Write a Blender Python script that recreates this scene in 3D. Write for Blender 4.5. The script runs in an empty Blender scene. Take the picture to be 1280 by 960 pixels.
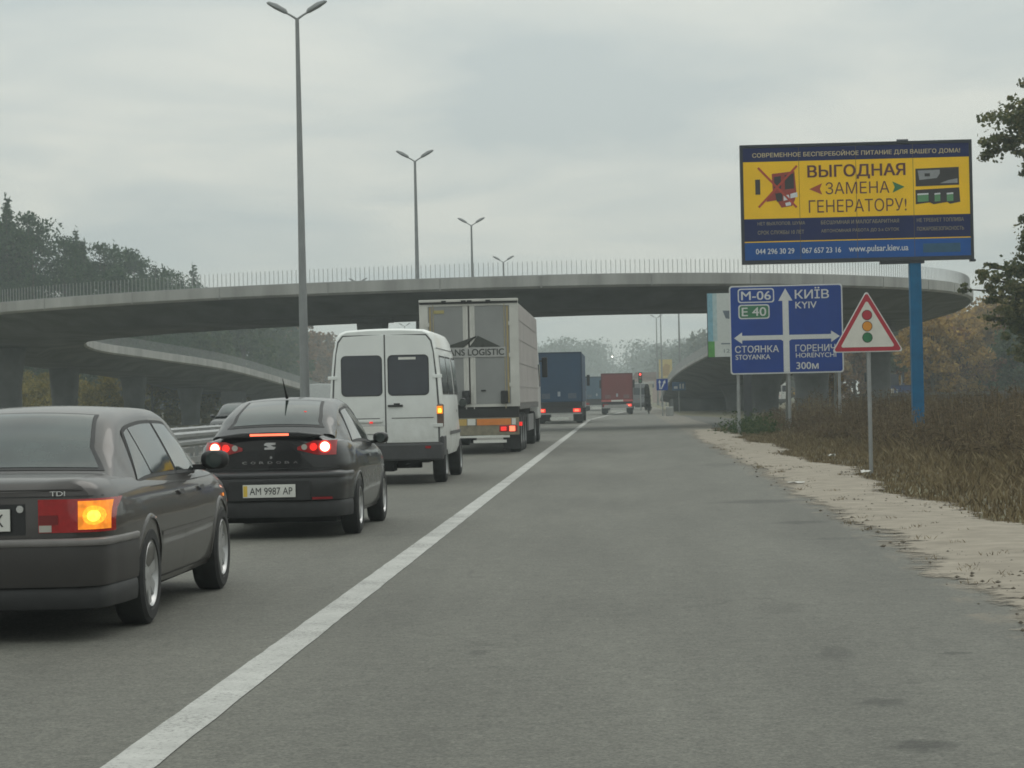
import bpy, bmesh, math, random
import numpy as np
from mathutils import Vector, Matrix
from mathutils.geometry import interpolate_bezier, delaunay_2d_cdt
R_ = math.radians
S = bpy.context.scene
C = S.collection
rng = np.random.default_rng(7)
random.seed(7)

# ------------------------------------------------------------------ camera
FPX, EYE, ROLL, VX, VY = 2900.0, 1.40, R_(1.25), 776.0, 495.0
cam = bpy.data.cameras.new('camera')
cam.sensor_width = 36.0
cam.lens = FPX / 1280.0 * 36.0
cam.clip_start, cam.clip_end = 0.1, 6000.0
co = bpy.data.objects.new('camera', cam)
C.objects.link(co)
vy = Vector(((VX - 640) / FPX, -(VY - 480) / FPX, -1)).normalized()
up = Vector((-math.sin(ROLL), math.cos(ROLL), 0))
up = (up - vy * up.dot(vy)).normalized()
vx = vy.cross(up)
M3 = Matrix((vx, vy, up))            # rows = world axes seen from the camera = world-from-camera
co.matrix_world = Matrix.Translation((0, 0, EYE)) @ M3.to_4x4()
S.camera = co

# ------------------------------------------------------------------ world: overcast sky
SUN_EL, SUN_AZ = R_(52), R_(35)
w = bpy.data.worlds.new('World')
S.world = w
w.use_nodes = True
nt = w.node_tree
nt.nodes.clear()
N = nt.nodes.new
L = nt.links.new
out = N('ShaderNodeOutputWorld')
bg = N('ShaderNodeBackground')
bg.inputs['Strength'].default_value = 0.10
L(bg.outputs[0], out.inputs[0])
sky = N('ShaderNodeTexSky')
sky.sky_type = 'NISHITA'
sky.sun_disc = False
sky.sun_elevation = SUN_EL
sky.sun_rotation = SUN_AZ
sky.dust_density = 4.0
tc = N('ShaderNodeTexCoord')
sep = N('ShaderNodeSeparateXYZ')
L(tc.outputs['Generated'], sep.inputs[0])
zc = N('ShaderNodeMath'); zc.operation = 'MAXIMUM'; zc.inputs[1].default_value = 0.0
L(sep.outputs['Z'], zc.inputs[0])
za = N('ShaderNodeMath'); za.operation = 'ADD'; za.inputs[1].default_value = 0.14
L(zc.outputs[0], za.inputs[0])
dx_ = N('ShaderNodeMath'); dx_.operation = 'DIVIDE'
dy_ = N('ShaderNodeMath'); dy_.operation = 'DIVIDE'
L(sep.outputs['X'], dx_.inputs[0]); L(za.outputs[0], dx_.inputs[1])
L(sep.outputs['Y'], dy_.inputs[0]); L(za.outputs[0], dy_.inputs[1])
cmb = N('ShaderNodeCombineXYZ')
L(dx_.outputs[0], cmb.inputs[0]); L(dy_.outputs[0], cmb.inputs[1])
nz = N('ShaderNodeTexNoise')
nz.inputs['Scale'].default_value = 1.5
nz.inputs['Detail'].default_value = 5.0
nz.inputs['Roughness'].default_value = 0.52
nz.inputs['Distortion'].default_value = 0.5
L(cmb.outputs[0], nz.inputs['Vector'])
ramp = N('ShaderNodeValToRGB')
ramp.color_ramp.elements[0].position = 0.36
ramp.color_ramp.elements[0].color = (0.425, 0.472, 0.467, 1)
ramp.color_ramp.elements[1].position = 0.62
ramp.color_ramp.elements[1].color = (0.568, 0.587, 0.543, 1)
L(nz.outputs['Fac'], ramp.inputs[0])
# an overcast sky is brighter overhead than at the horizon
gr = N('ShaderNodeMapRange')
gr.inputs['From Min'].default_value = 0.02
gr.inputs['From Max'].default_value = 0.9
gr.inputs['To Min'].default_value = 10.6
gr.inputs['To Max'].default_value = 22.0
L(sep.outputs['Z'], gr.inputs['Value'])
sc_ = N('ShaderNodeVectorMath'); sc_.operation = 'SCALE'
L(ramp.outputs[0], sc_.inputs[0]); L(gr.outputs[0], sc_.inputs['Scale'])
mx = N('ShaderNodeMix'); mx.data_type = 'RGBA'
mx.inputs[0].default_value = 0.95
L(sky.outputs[0], mx.inputs[6]); L(sc_.outputs[0], mx.inputs[7])
L(mx.outputs[2], bg.inputs[0])

sun = bpy.data.lights.new('sun', 'SUN')
sun.energy = 0.5
sun.angle = R_(40)
sun.color = (1.0, 0.96, 0.9)
so = bpy.data.objects.new('sun', sun)
C.objects.link(so)
sd = Vector((math.sin(SUN_AZ) * math.cos(SUN_EL), math.cos(SUN_AZ) * math.cos(SUN_EL), math.sin(SUN_EL)))
so.rotation_euler = sd.to_track_quat('Z', 'Y').to_euler()

S.view_settings.view_transform = 'Standard'
S.view_settings.look = 'None'
S.view_settings.gamma = 1.0
S.view_settings.exposure = 0.1
S.cycles.use_denoising = True
S.cycles.max_bounces = 6
S.cycles.volume_bounces = 1
S.cycles.filter_width = 1.7

# ------------------------------------------------------------------ materials
MATS = {}
def mat(name, col, rough=0.6, metal=0.0, var=0.12, scale=6.0, bump=0.0, bscale=40.0, coat=0.0, ior=1.5, emis=None, es=0.0, stretch=None, hue=None):
    if name in MATS:
        return MATS[name]
    m = bpy.data.materials.new(name)
    m.use_nodes = True
    t = m.node_tree
    b = t.nodes['Principled BSDF']
    b.inputs['Roughness'].default_value = rough
    b.inputs['Metallic'].default_value = metal
    b.inputs['IOR'].default_value = ior
    b.inputs['Coat Weight'].default_value = coat
    b.inputs['Coat Roughness'].default_value = 0.04
    tcn = t.nodes.new('ShaderNodeTexCoord')
    vec = tcn.outputs['Object']
    if stretch:
        mp = t.nodes.new('ShaderNodeMapping')
        mp.inputs['Scale'].default_value = stretch
        t.links.new(vec, mp.inputs[0]); vec = mp.outputs[0]
    n = t.nodes.new('ShaderNodeTexNoise')
    n.inputs['Scale'].default_value = scale
    n.inputs['Detail'].default_value = 6
    n.inputs['Roughness'].default_value = 0.6
    t.links.new(vec, n.inputs['Vector'])
    r = t.nodes.new('ShaderNodeValToRGB')
    c2 = hue or col
    r.color_ramp.elements[0].position = 0.3
    r.color_ramp.elements[1].position = 0.7
    r.color_ramp.elements[0].color = tuple(max(0, c * (1 - var)) for c in col) + (1,)
    r.color_ramp.elements[1].color = tuple(min(1, c * (1 + var)) for c in c2) + (1,)
    t.links.new(n.outputs['Fac'], r.inputs[0])
    t.links.new(r.outputs[0], b.inputs['Base Color'])
    if bump:
        n2 = t.nodes.new('ShaderNodeTexNoise')
        n2.inputs['Scale'].default_value = bscale
        n2.inputs['Detail'].default_value = 4
        t.links.new(vec, n2.inputs['Vector'])
        bp = t.nodes.new('ShaderNodeBump')
        bp.inputs['Strength'].default_value = bump
        bp.inputs['Distance'].default_value = 0.02
        t.links.new(n2.outputs['Fac'], bp.inputs['Height'])
        t.links.new(bp.outputs[0], b.inputs['Normal'])
    if emis:
        b.inputs['Emission Color'].default_value = tuple(emis) + (1,)
        b.inputs['Emission Strength'].default_value = es
    MATS[name] = m
    return m

def foliage(name, c0, c1, c2, scale=0.6):
    if name in MATS:
        return MATS[name]
    m = bpy.data.materials.new(name)
    m.use_nodes = True
    t = m.node_tree
    b = t.nodes['Principled BSDF']
    b.inputs['Roughness'].default_value = 0.75
    b.inputs['IOR'].default_value = 1.3
    tcn = t.nodes.new('ShaderNodeTexCoord')
    n = t.nodes.new('ShaderNodeTexNoise')
    n.inputs['Scale'].default_value = scale
    n.inputs['Detail'].default_value = 3
    t.links.new(tcn.outputs['Object'], n.inputs['Vector'])
    at = t.nodes.new('ShaderNodeAttribute')
    at.attribute_name = 'rnd'
    ad = t.nodes.new('ShaderNodeMath'); ad.operation = 'MULTIPLY_ADD'
    ad.inputs[1].default_value = 0.55
    t.links.new(at.outputs['Fac'], ad.inputs[0])
    sb = t.nodes.new('ShaderNodeMath'); sb.operation = 'SUBTRACT'
    sb.inputs[1].default_value = 0.27
    t.links.new(n.outputs['Fac'], sb.inputs[0])
    t.links.new(sb.outputs[0], ad.inputs[2])
    r = t.nodes.new('ShaderNodeValToRGB')
    r.color_ramp.elements[0].position = 0.2; r.color_ramp.elements[0].color = tuple(c0) + (1,)
    r.color_ramp.elements[1].position = 0.85; r.color_ramp.elements[1].color = tuple(c2) + (1,)
    e = r.color_ramp.elements.new(0.52); e.color = tuple(c1) + (1,)
    t.links.new(ad.outputs[0], r.inputs[0])
    t.links.new(r.outputs[0], b.inputs['Base Color'])
    tr = t.nodes.new('ShaderNodeBsdfTranslucent')
    t.links.new(r.outputs[0], tr.inputs['Color'])
    ms = t.nodes.new('ShaderNodeMixShader')
    ms.inputs[0].default_value = 0.34
    t.links.new(b.outputs[0], ms.inputs[1]); t.links.new(tr.outputs[0], ms.inputs[2])
    t.links.new(ms.outputs[0], t.nodes['Material Output'].inputs['Surface'])
    MATS[name] = m
    return m

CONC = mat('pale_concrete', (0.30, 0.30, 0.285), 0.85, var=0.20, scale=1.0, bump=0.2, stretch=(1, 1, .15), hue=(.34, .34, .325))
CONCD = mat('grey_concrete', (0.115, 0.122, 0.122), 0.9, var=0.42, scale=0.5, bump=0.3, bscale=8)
STEEL = mat('galvanised_steel', (0.30, 0.31, 0.31), 0.45, 0.55, var=0.15, scale=3)
POLE = mat('grey_pole_paint', (0.22, 0.23, 0.23), 0.5, 0.2, var=0.12, scale=2)
RUB = mat('tyre_rubber', (0.018, 0.018, 0.018), 0.85, var=0.3, scale=12)
DARK = mat('black_plastic', (0.015, 0.015, 0.016), 0.55, var=0.25, scale=10)
UNDER = mat('underbody', (0.012, 0.012, 0.012), 0.9, var=0.3)
def mottle(m, sc, lo, hi):           # the prisms moulded in a lens
    t = m.node_tree; b = t.nodes['Principled BSDF']
    n = t.nodes.new('ShaderNodeTexNoise'); n.inputs['Scale'].default_value = sc; n.inputs['Detail'].default_value = 2
    t.links.new([k for k in t.nodes if k.type == 'TEX_COORD'][0].outputs['Object'], n.inputs['Vector'])
    q = t.nodes.new('ShaderNodeMapRange'); q.inputs[1].default_value, q.inputs[2].default_value, q.inputs[3].default_value, q.inputs[4].default_value = .35, .65, lo, hi
    t.links.new(n.outputs['Fac'], q.inputs[0]); t.links.new(q.outputs[0], b.inputs['Emission Strength'])
GLASS = mat('car_glass', (0.030, 0.041, 0.037), 0.05, var=0.5, scale=2.2, ior=1.55, coat=0.25)  # opaque; the colour noise stands in for uneven reflections
TINT = mat('tinted_glass', (0.03, 0.035, 0.045), 0.08, var=0.2, scale=1.5, ior=1.6)
ALLOY = mat('alloy_wheel', (0.42, 0.42, 0.42), 0.35, 0.7, var=0.2, scale=8)
CHROME = mat('chrome', (0.7, 0.7, 0.7), 0.15, 1.0, var=0.05)
WHITEP = mat('white_plate', (0.62, 0.62, 0.58), 0.5, var=0.08)
INK = mat('black_ink', (0.02, 0.02, 0.02), 0.6, var=0.1)
REDL = mat('red_lens', (0.32, 0.01, 0.012), 0.15, var=0.2, scale=20, coat=0.6)
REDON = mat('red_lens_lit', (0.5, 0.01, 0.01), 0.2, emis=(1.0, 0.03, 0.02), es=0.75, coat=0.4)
HOT = mat('brake_bulb_lit', (0.8, 0.3, 0.2), 0.3, emis=(1.0, 0.62, 0.42), es=3.2)
HOTR = mat('brake_strip_lit', (0.8, 0.1, 0.05), 0.3, emis=(1.0, 0.16, 0.08), es=2.0)
AMBON = mat('amber_lens_lit', (0.8, 0.3, 0.02), 0.3, emis=(1.0, 0.22, 0.012), es=1.15)
AMBHOT = mat('amber_bulb_lit', (0.9, 0.6, 0.1), 0.3, emis=(1.0, 0.55, 0.05), es=1.7)
AMBON2 = mat('amber_glow_lit', (0.8, 0.35, 0.02), 0.3, emis=(1.0, 0.36, 0.02), es=1.5)
mottle(AMBON2, 45, .75, 1.4); mottle(AMBON, 28, .28, .85); mottle(REDON, 40, .5, 1.0); mottle(AMBHOT, 40, 1.2, 2.2)
CLEARL = mat('clear_lens', (0.4, 0.38, 0.34), 0.2, coat=0.5)

# ------------------------------------------------------------------ mesh helpers
class MB:
    def __init__(s):
        s.v, s.f, s.mi = [], [], []
    def add(s, vs, fs, mi=0):
        o = len(s.v)
        s.v += [tuple(p) for p in vs]
        s.f += [tuple(i + o for i in f) for f in fs]
        s.mi += [mi] * len(fs)
        return s
    def box(s, x0, x1, y0, y1, z0, z1, mi=0):
        return s.add([(x0, y0, z0), (x1, y0, z0), (x1, y1, z0), (x0, y1, z0), (x0, y0, z1), (x1, y0, z1), (x1, y1, z1), (x0, y1, z1)],
                     [(0, 3, 2, 1), (4, 5, 6, 7), (0, 1, 5, 4), (1, 2, 6, 5), (2, 3, 7, 6), (3, 0, 4, 7)], mi)
    def tube(s, pts, rad, n=8, mi=0):
        rad = rad if hasattr(rad, '__len__') else [rad] * len(pts)
        P = [Vector(p) for p in pts]
        vs, fs = [], []
        for i, p in enumerate(P):
            d = (P[min(i + 1, len(P) - 1)] - P[max(i - 1, 0)]).normalized()
            a = d.cross(Vector((0, 0, 1)) if abs(d.z) < 0.9 else Vector((1, 0, 0))).normalized()
            b = d.cross(a)
            for k in range(n):
                t = 2 * math.pi * k / n
                vs.append(p + (a * math.cos(t) + b * math.sin(t)) * rad[i])
        for i in range(len(P) - 1):
            for k in range(n):
                fs.append((i * n + k, i * n + (k + 1) % n, (i + 1) * n + (k + 1) % n, (i + 1) * n + k))
        fs.append(tuple(range(n))[::-1])
        fs.append(tuple((len(P) - 1) * n + k for k in range(n)))
        return s.add(vs, fs, mi)
    def lathe_x(s, prof, cx, cy, cz, n=32, mi=0):      # prof: (x, r) round the X axis
        vs, fs = [], []
        m = len(prof)
        for k in range(n):
            t = 2 * math.pi * k / n
            for (x, r) in prof:
                vs.append((cx + x, cy + r * math.cos(t), cz + r * math.sin(t)))
        for k in range(n):
            for j in range(m - 1):
                a, b2 = k * m + j, ((k + 1) % n) * m + j
                fs.append((a, a + 1, b2 + 1, b2))
        return s.add(vs, fs, mi)
    def prism(s, poly, y0, y1, mi=0):                   # polygon in XZ, thickness in Y
        n = len(poly)
        vs = [(x, y0, z) for x, z in poly] + [(x, y1, z) for x, z in poly]
        fs = [tuple(range(n)), tuple(range(2 * n - 1, n - 1, -1))]
        fs += [(i, i + n, (i + 1) % n + n, (i + 1) % n) for i in range(n)]
        return s.add(vs, fs, mi)
    def build(s, name, mats, parent=None, smooth=None, bevel=0):
        me = bpy.data.meshes.new(name)
        me.from_pydata(s.v, [], s.f)
        mats = mats if isinstance(mats, (list, tuple)) else [mats]
        for m in mats:
            me.materials.append(m)
        if len(mats) > 1:
            me.polygons.foreach_set('material_index', s.mi)
        bm = bmesh.new(); bm.from_mesh(me)
        bmesh.ops.recalc_face_normals(bm, faces=bm.faces)
        bm.to_mesh(me); bm.free()
        if smooth is not None:
            me.polygons.foreach_set('use_smooth', [True] * len(me.polygons))
            me.set_sharp_from_angle(angle=R_(smooth))
        o = bpy.data.objects.new(name, me)
        C.objects.link(o)
        if parent:
            o.parent = parent
        if bevel:
            b = o.modifiers.new('bevel', 'BEVEL')
            b.width = bevel; b.segments = 2; b.limit_method = 'ANGLE'
        return o

def tag(o, label=None, cat=None, group=None, kind=None):
    if label: o['label'] = label
    if cat: o['category'] = cat
    if group: o['group'] = group
    if kind: o['kind'] = kind
    return o
def thing(name, loc, label, cat, rz=0, group=None):
    o = bpy.data.objects.new(name, None)
    o.empty_display_size = 0.3
    C.objects.link(o)
    o.location = loc
    o.rotation_euler = (0, 0, rz)
    return tag(o, label, cat, group)
def copy_tree(o, parent=None):
    c = o.copy(); C.objects.link(c)
    if parent: c.parent = parent
    for ch in list(o.children):
        copy_tree(ch, c)
    return c
def pchip(xs, ys):
    xs, ys = np.array(xs, float), np.array(ys, float)
    h = np.diff(xs); d = np.diff(ys) / h
    m = np.zeros(len(xs))
    m[0], m[-1] = d[0], d[-1]
    for i in range(1, len(xs) - 1):
        if d[i - 1] * d[i] > 0:
            w1, w2 = 2 * h[i] + h[i - 1], h[i] + 2 * h[i - 1]
            m[i] = (w1 + w2) / (w1 / d[i - 1] + w2 / d[i])
    def f(x):
        x = np.clip(x, xs[0], xs[-1])
        i = np.clip(np.searchsorted(xs, x) - 1, 0, len(h) - 1)
        t = (x - xs[i]) / h[i]
        return (ys[i] * (1 + 2 * t) * (1 - t) ** 2 + m[i] * h[i] * t * (1 - t) ** 2 + ys[i + 1] * t * t * (3 - 2 * t) + m[i + 1] * h[i] * t * t * (t - 1))
    return f
def text(body, parent, m, o, u, v, w_, h_, name='lettering', bold=0.0):
    """Letters fitted in a w_ x h_ box centred at o, u = reading direction, v = up."""
    c = bpy.data.curves.new(name, 'FONT')
    c.body = body
    c.resolution_u = 8
    t = bpy.data.objects.new(name, c)
    C.objects.link(t)
    dg = bpy.context.evaluated_depsgraph_get()
    cu = t.evaluated_get(dg).to_curve(dg)
    loops = []
    for sp in cu.splines:                          # sample every outline
        bp = sp.bezier_points; pts = []
        for i in range(len(bp)):
            a, b = bp[i], bp[(i + 1) % len(bp)]
            straight = (a.handle_right - a.co).cross(b.co - a.co).length < 1e-7 and (b.handle_left - b.co).cross(b.co - a.co).length < 1e-7
            seg = [a.co] if straight else interpolate_bezier(a.co, a.handle_right, b.handle_left, b.co, 7)[:-1]
            for q in seg:
                if not pts or (q - pts[-1]).length > 1e-5: pts.append(Vector((q.x, q.y, 0)))
        if len(pts) > 2: loops.append(pts)
    pts2 = [Vector((q.x, q.y)) for P in loops for q in P]
    ed, o0 = [], 0
    for P in loops:
        ed += [(o0 + i, o0 + (i + 1) % len(P)) for i in range(len(P))]; o0 += len(P)
    cv, _, cf, *_r = delaunay_2d_cdt(pts2, ed, [], 0, 1e-6)
    cv = np.array([tuple(q) for q in cv])
    A0 = np.array([tuple(pts2[i]) for i, _ in ed]); B0 = np.array([tuple(pts2[j]) for _, j in ed])
    keep = []
    for f in cf:                                   # a stroke is where the outlines wind round (they cross themselves)
        p = cv[list(f)].mean(0)
        left = (B0[:, 0] - A0[:, 0]) * (p[1] - A0[:, 1]) - (B0[:, 1] - A0[:, 1]) * (p[0] - A0[:, 0])
        w_n = ((A0[:, 1] <= p[1]) & (B0[:, 1] > p[1]) & (left > 0)).sum() - ((A0[:, 1] > p[1]) & (B0[:, 1] <= p[1]) & (left < 0)).sum()
        if w_n != 0: keep.append(tuple(f))
    use = sorted({i for f in keep for i in f}); mp_ = {k: i for i, k in enumerate(use)}
    tv = [(cv[i][0], cv[i][1], 0) for i in use]
    tf = [tuple(mp_[i] for i in f) for f in keep]
    t.to_curve_clear()
    bpy.data.objects.remove(t)
    bpy.data.curves.remove(c)
    me = bpy.data.meshes.new(name)
    me.from_pydata(tv, [], tf)
    P = np.array([x.co[:] for x in me.vertices])
    lo, hi = P.min(0), P.max(0)
    sx, sy = w_ / (hi[0] - lo[0]), h_ / max(hi[1] - lo[1], 1e-6)
    o, u, v = np.array(o, float), np.array(u, float), np.array(v, float)
    Q = o + ((P[:, :1] - (lo[0] + hi[0]) / 2) * sx) * u + ((P[:, 1:2] - (lo[1] + hi[1]) / 2) * sy) * v
    nrm_ = np.cross(u, v)
    par = list(range(len(Q)))
    def root_(i):
        while par[i] != i:
            par[i] = par[par[i]]; i = par[i]
        return i
    for p in me.polygons:
        vs_ = list(p.vertices)
        for b_ in vs_[1:]: par[root_(b_)] = root_(vs_[0])
    ids = {}
    lay = np.array([ids.setdefault(root_(i), len(ids)) % 3 for i in range(len(Q))])   # strokes of a glyph may overlap: lay them one over the other
    Q = Q + lay[:, None] * .0004 * nrm_
    if bold > 0:                                  # heavier strokes: the outline repeated a hair apart
        polys = [tuple(p.vertices) for p in me.polygons]
        n0 = len(Q)
        QQ = [Q]; FF = list(polys)
        for k, (du, dv) in enumerate(((-1, -.6), (1, -.6), (-1, .6), (1, .6))):
            QQ.append(Q + u * du * bold * sx + v * dv * bold * sy + nrm_ * .0013 * (k + 1))
            FF += [tuple(i + n0 * (k + 1) for i in p) for p in polys]
        bpy.data.meshes.remove(me)
        me = bpy.data.meshes.new(name)
        me.from_pydata([tuple(q) for q in np.concatenate(QQ)], [], FF)
    else:
        me.vertices.foreach_set('co', Q.ravel())
    me.name = name
    me.materials.clear(); me.materials.append(m)
    me.update()
    ob = bpy.data.objects.new(name, me)
    C.objects.link(ob)
    if parent: ob.parent = parent
    return ob

def np_mesh(name, V, Fq, m, parent=None, rnd=None):
    """Fast mesh of equal-sided faces: V (n,3), Fq (k,3|4)."""
    me = bpy.data.meshes.new(name)
    V = np.asarray(V, np.float32); Fq = np.asarray(Fq, np.int32)
    k, s = Fq.shape
    me.vertices.add(len(V)); me.vertices.foreach_set('co', V.ravel())
    me.loops.add(k * s); me.loops.foreach_set('vertex_index', Fq.ravel())
    me.polygons.add(k)
    me.polygons.foreach_set('loop_start', np.arange(0, k * s, s, dtype=np.int32))
    me.polygons.foreach_set('loop_total', np.full(k, s, np.int32))
    if rnd is not None:
        a = me.attributes.new('rnd', 'FLOAT', 'POINT')
        a.data.foreach_set('value', np.asarray(rnd, np.float32))
    me.materials.append(m)
    me.update(calc_edges=True)
    o = bpy.data.objects.new(name, me)
    C.objects.link(o)
    if parent: o.parent = parent
    return o

# ------------------------------------------------------------------ haze, ground, roads
hz = MB().box(-450, 450, -25, 1300, -1.2, 34).build('haze', bpy.data.materials.new('haze_air'))
tag(hz, 'thin grey autumn mist over the whole highway', 'haze', kind='stuff')
hm = hz.data.materials[0]
hm.use_nodes = True
hm.node_tree.nodes.clear()
ho = hm.node_tree.nodes.new('ShaderNodeOutputMaterial')
hv = hm.node_tree.nodes.new('ShaderNodeVolumePrincipled')
hv.inputs['Color'].default_value = (0.79, 0.87, 0.88, 1)
hv.inputs['Density'].default_value = 0.00088
hm.node_tree.links.new(hv.outputs[0], ho.inputs['Volume'])

def sheet(name, pts, z, m, kind='structure'):
    me = MB().add([(x, y, z) for x, y in pts], [tuple(range(len(pts)))])
    return tag(me.build(name, m), kind=kind)
def strip(name, left, right, z, m):
    n = len(left)
    mb = MB().add([(x, y, z) for x, y in left] + [(x, y, z) for x, y in right], [(i, i + n, i + n + 1, i + 1) for i in range(n - 1)])
    return tag(mb.build(name, m), kind='structure')

GROUND = mat('dry_soil', (0.115, 0.095, 0.065), 0.95, var=0.35, scale=0.35, bump=0.5, bscale=6, hue=(0.12, 0.115, 0.06))
sheet('ground', [(-440, -20), (440, -20), (440, 1290), (-440, 1290)], -0.03, GROUND)

def asphalt(name, base, stains=()):
    m = bpy.data.materials.new(name)
    m.use_nodes = True
    t = m.node_tree
    b = t.nodes['Principled BSDF']
    b.inputs['Roughness'].default_value = 0.8
    tcn = t.nodes.new('ShaderNodeTexCoord')
    def noise(scale, det, stretch=None, rough=0.6):
        n = t.nodes.new('ShaderNodeTexNoise')
        n.inputs['Scale'].default_value = scale
        n.inputs['Detail'].default_value = det
        n.inputs['Roughness'].default_value = rough
        if stretch:
            mp = t.nodes.new('ShaderNodeMapping'); mp.inputs['Scale'].default_value = stretch
            t.links.new(tcn.outputs['Object'], mp.inputs[0]); t.links.new(mp.outputs[0], n.inputs['Vector'])
        else:
            t.links.new(tcn.outputs['Object'], n.inputs['Vector'])
        return n.outputs['Fac']
    def ramp_(src, a, b_, ca, cb):
        r = t.nodes.new('ShaderNodeMapRange')
        r.inputs[1].default_value, r.inputs[2].default_value, r.inputs[3].default_value, r.inputs[4].default_value = a, b_, ca, cb
        t.links.new(src, r.inputs[0]); return r.outputs[0]
    def mul(a, c):
        x = t.nodes.new('ShaderNodeMath'); x.operation = 'MULTIPLY'
        t.links.new(a, x.inputs[0]); t.links.new(c, x.inputs[1]); return x.outputs[0]
    f = ramp_(noise(48, 4, rough=0.8), 0.3, 0.7, 0.35, 1.65)                 # stones
    f = mul(f, ramp_(noise(15, 5, rough=0.8), 0.3, 0.7, 0.66, 1.34))
    f = mul(f, ramp_(noise(4.2, 5, rough=0.75), 0.3, 0.7, 0.86, 1.14))
    f = mul(f, ramp_(noise(1.2, 5, (1, 0.12, 1)), 0.3, 0.7, 0.84, 1.14))     # along the lane
    f = mul(f, ramp_(noise(0.35, 4, (1, 0.4, 1)), 0.3, 0.7, 0.88, 1.12))
    # hairline cracks, only here and there
    vm = t.nodes.new('ShaderNodeMapping'); vm.inputs['Scale'].default_value = (.55, .22, 1)
    t.links.new(tcn.outputs['Object'], vm.inputs[0])
    wn = t.nodes.new('ShaderNodeTexNoise'); wn.inputs['Scale'].default_value = 2.5; wn.inputs['Detail'].default_value = 4
    t.links.new(vm.outputs[0], wn.inputs['Vector'])
    wa = t.nodes.new('ShaderNodeVectorMath'); wa.operation = 'MULTIPLY_ADD'; wa.inputs[1].default_value = (.5, .5, 0)
    t.links.new(wn.outputs['Color'], wa.inputs[0]); t.links.new(vm.outputs[0], wa.inputs[2])
    vo = t.nodes.new('ShaderNodeTexVoronoi'); vo.feature = 'DISTANCE_TO_EDGE'; vo.inputs['Scale'].default_value = 1.0
    t.links.new(wa.outputs[0], vo.inputs['Vector'])
    cr = ramp_(vo.outputs['Distance'], .0, .012, 1, 0)
    cr = mul(cr, ramp_(noise(.5, 3), .54, .66, 0, .22))
    iv = t.nodes.new('ShaderNodeMath'); iv.operation = 'SUBTRACT'; iv.inputs[0].default_value = 1.0
    t.links.new(cr, iv.inputs[1])
    f = mul(f, iv.outputs[0])
    for (cx, cy, rx, ry, st) in stains:
        mp = t.nodes.new('ShaderNodeMapping'); mp.vector_type = 'TEXTURE'
        mp.inputs['Location'].default_value = (cx, cy, 0); mp.inputs['Scale'].default_value = (rx, ry, 1)
        t.links.new(tcn.outputs['Object'], mp.inputs[0])
        nn = t.nodes.new('ShaderNodeTexNoise'); nn.inputs['Scale'].default_value = 1.3; nn.inputs['Detail'].default_value = 3
        t.links.new(mp.outputs[0], nn.inputs['Vector'])
        ln = t.nodes.new('ShaderNodeVectorMath'); ln.operation = 'LENGTH'
        t.links.new(mp.outputs[0], ln.inputs[0])
        aa = t.nodes.new('ShaderNodeMath'); aa.operation = 'ADD'
        t.links.new(ln.outputs['Value'], aa.inputs[0]); t.links.new(ramp_(nn.outputs['Fac'], 0.2, 0.8, -0.5, 0.5), aa.inputs[1])
        f = mul(f, ramp_(aa.outputs[0], 0.55, 1.15, 1 - st, 1.0))
    col = t.nodes.new('ShaderNodeVectorMath'); col.operation = 'SCALE'
    col.inputs[0].default_value = base
    t.links.new(f, col.inputs['Scale'])
    cout = col.outputs[0]
    if stains:                                           # dust and sand spilt over the crumbling edge
        sx = t.nodes.new('ShaderNodeSeparateXYZ'); t.links.new(tcn.outputs['Object'], sx.inputs[0])
        e = ramp_(sx.outputs['X'], 1.5, 2.5, 0.0, 0.62)
        q = t.nodes.new('ShaderNodeMath'); q.operation = 'ADD'
        t.links.new(e, q.inputs[0]); t.links.new(ramp_(noise(2.6, 6, (1, .5, 1), .7), .3, .7, -.25, .38), q.inputs[1])
        mk = ramp_(q.outputs[0], .55, .95, 0, .8)
        mm = t.nodes.new('ShaderNodeMix'); mm.data_type = 'RGBA'
        t.links.new(mk, mm.inputs[0]); t.links.new(cout, mm.inputs[6]); mm.inputs[7].default_value = (.23, .19, .14, 1)
        cout = mm.outputs[2]
    t.links.new(cout, b.inputs['Base Color'])
    bp = t.nodes.new('ShaderNodeBump'); bp.inputs['Strength'].default_value = 0.35; bp.inputs['Distance'].default_value = 0.01
    t.links.new(noise(70, 3), bp.inputs['Height']); t.links.new(bp.outputs[0], b.inputs['Normal'])
    return m
STAINS = [(1.78, 30.1, .62, .55, .42), (1.9, 25.1, .34, .32, .4), (2.02, 22.2, .32, .2, .25), (1.12, 12.5, .11, .4, .3), (1.15, 10.5, .12, .14, .42),
          (1.16, 9.2, .15, .17, .5), (1.74, 12.4, .1, .07, .45), (-.82, 12.8, .06, .14, .35), (1.0, 15.2, .2, .4, .18), (1.9, 46, .5, 1.2, .2)]
ASPH = asphalt('worn_asphalt', (0.106, 0.105, 0.089), STAINS)
ASPH2 = asphalt('old_asphalt', (0.078, 0.076, 0.066))
ys = np.concatenate([np.linspace(-15, 90, 140), np.linspace(95, 620, 60)])
edge = 2.45 + 0.05 * np.sin(ys * 0.9) + 0.04 * np.sin(ys * 2.3 + 1) + np.where(ys > 78, np.clip((ys - 78) * 0.05, 0, 1.2), 0)
strip('road', [(-8.1, y) for y in ys], list(zip(edge + .4, ys)), 0.0, ASPH)
strip('opposite_road', [(-20.5, -15), (-20.5, 620)], [(-10.3, -15), (-10.3, 620)], 0.0, ASPH2)
sheet('side_road', [(2.2, 86), (8, 84), (40, 92), (40, 104), (9, 101), (7, 125), (4.2, 160), (2.2, 160)], -0.008, ASPH2)
MED = mat('median_soil', (0.12, 0.11, 0.08), 0.95, var=0.3, scale=1.5)
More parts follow.
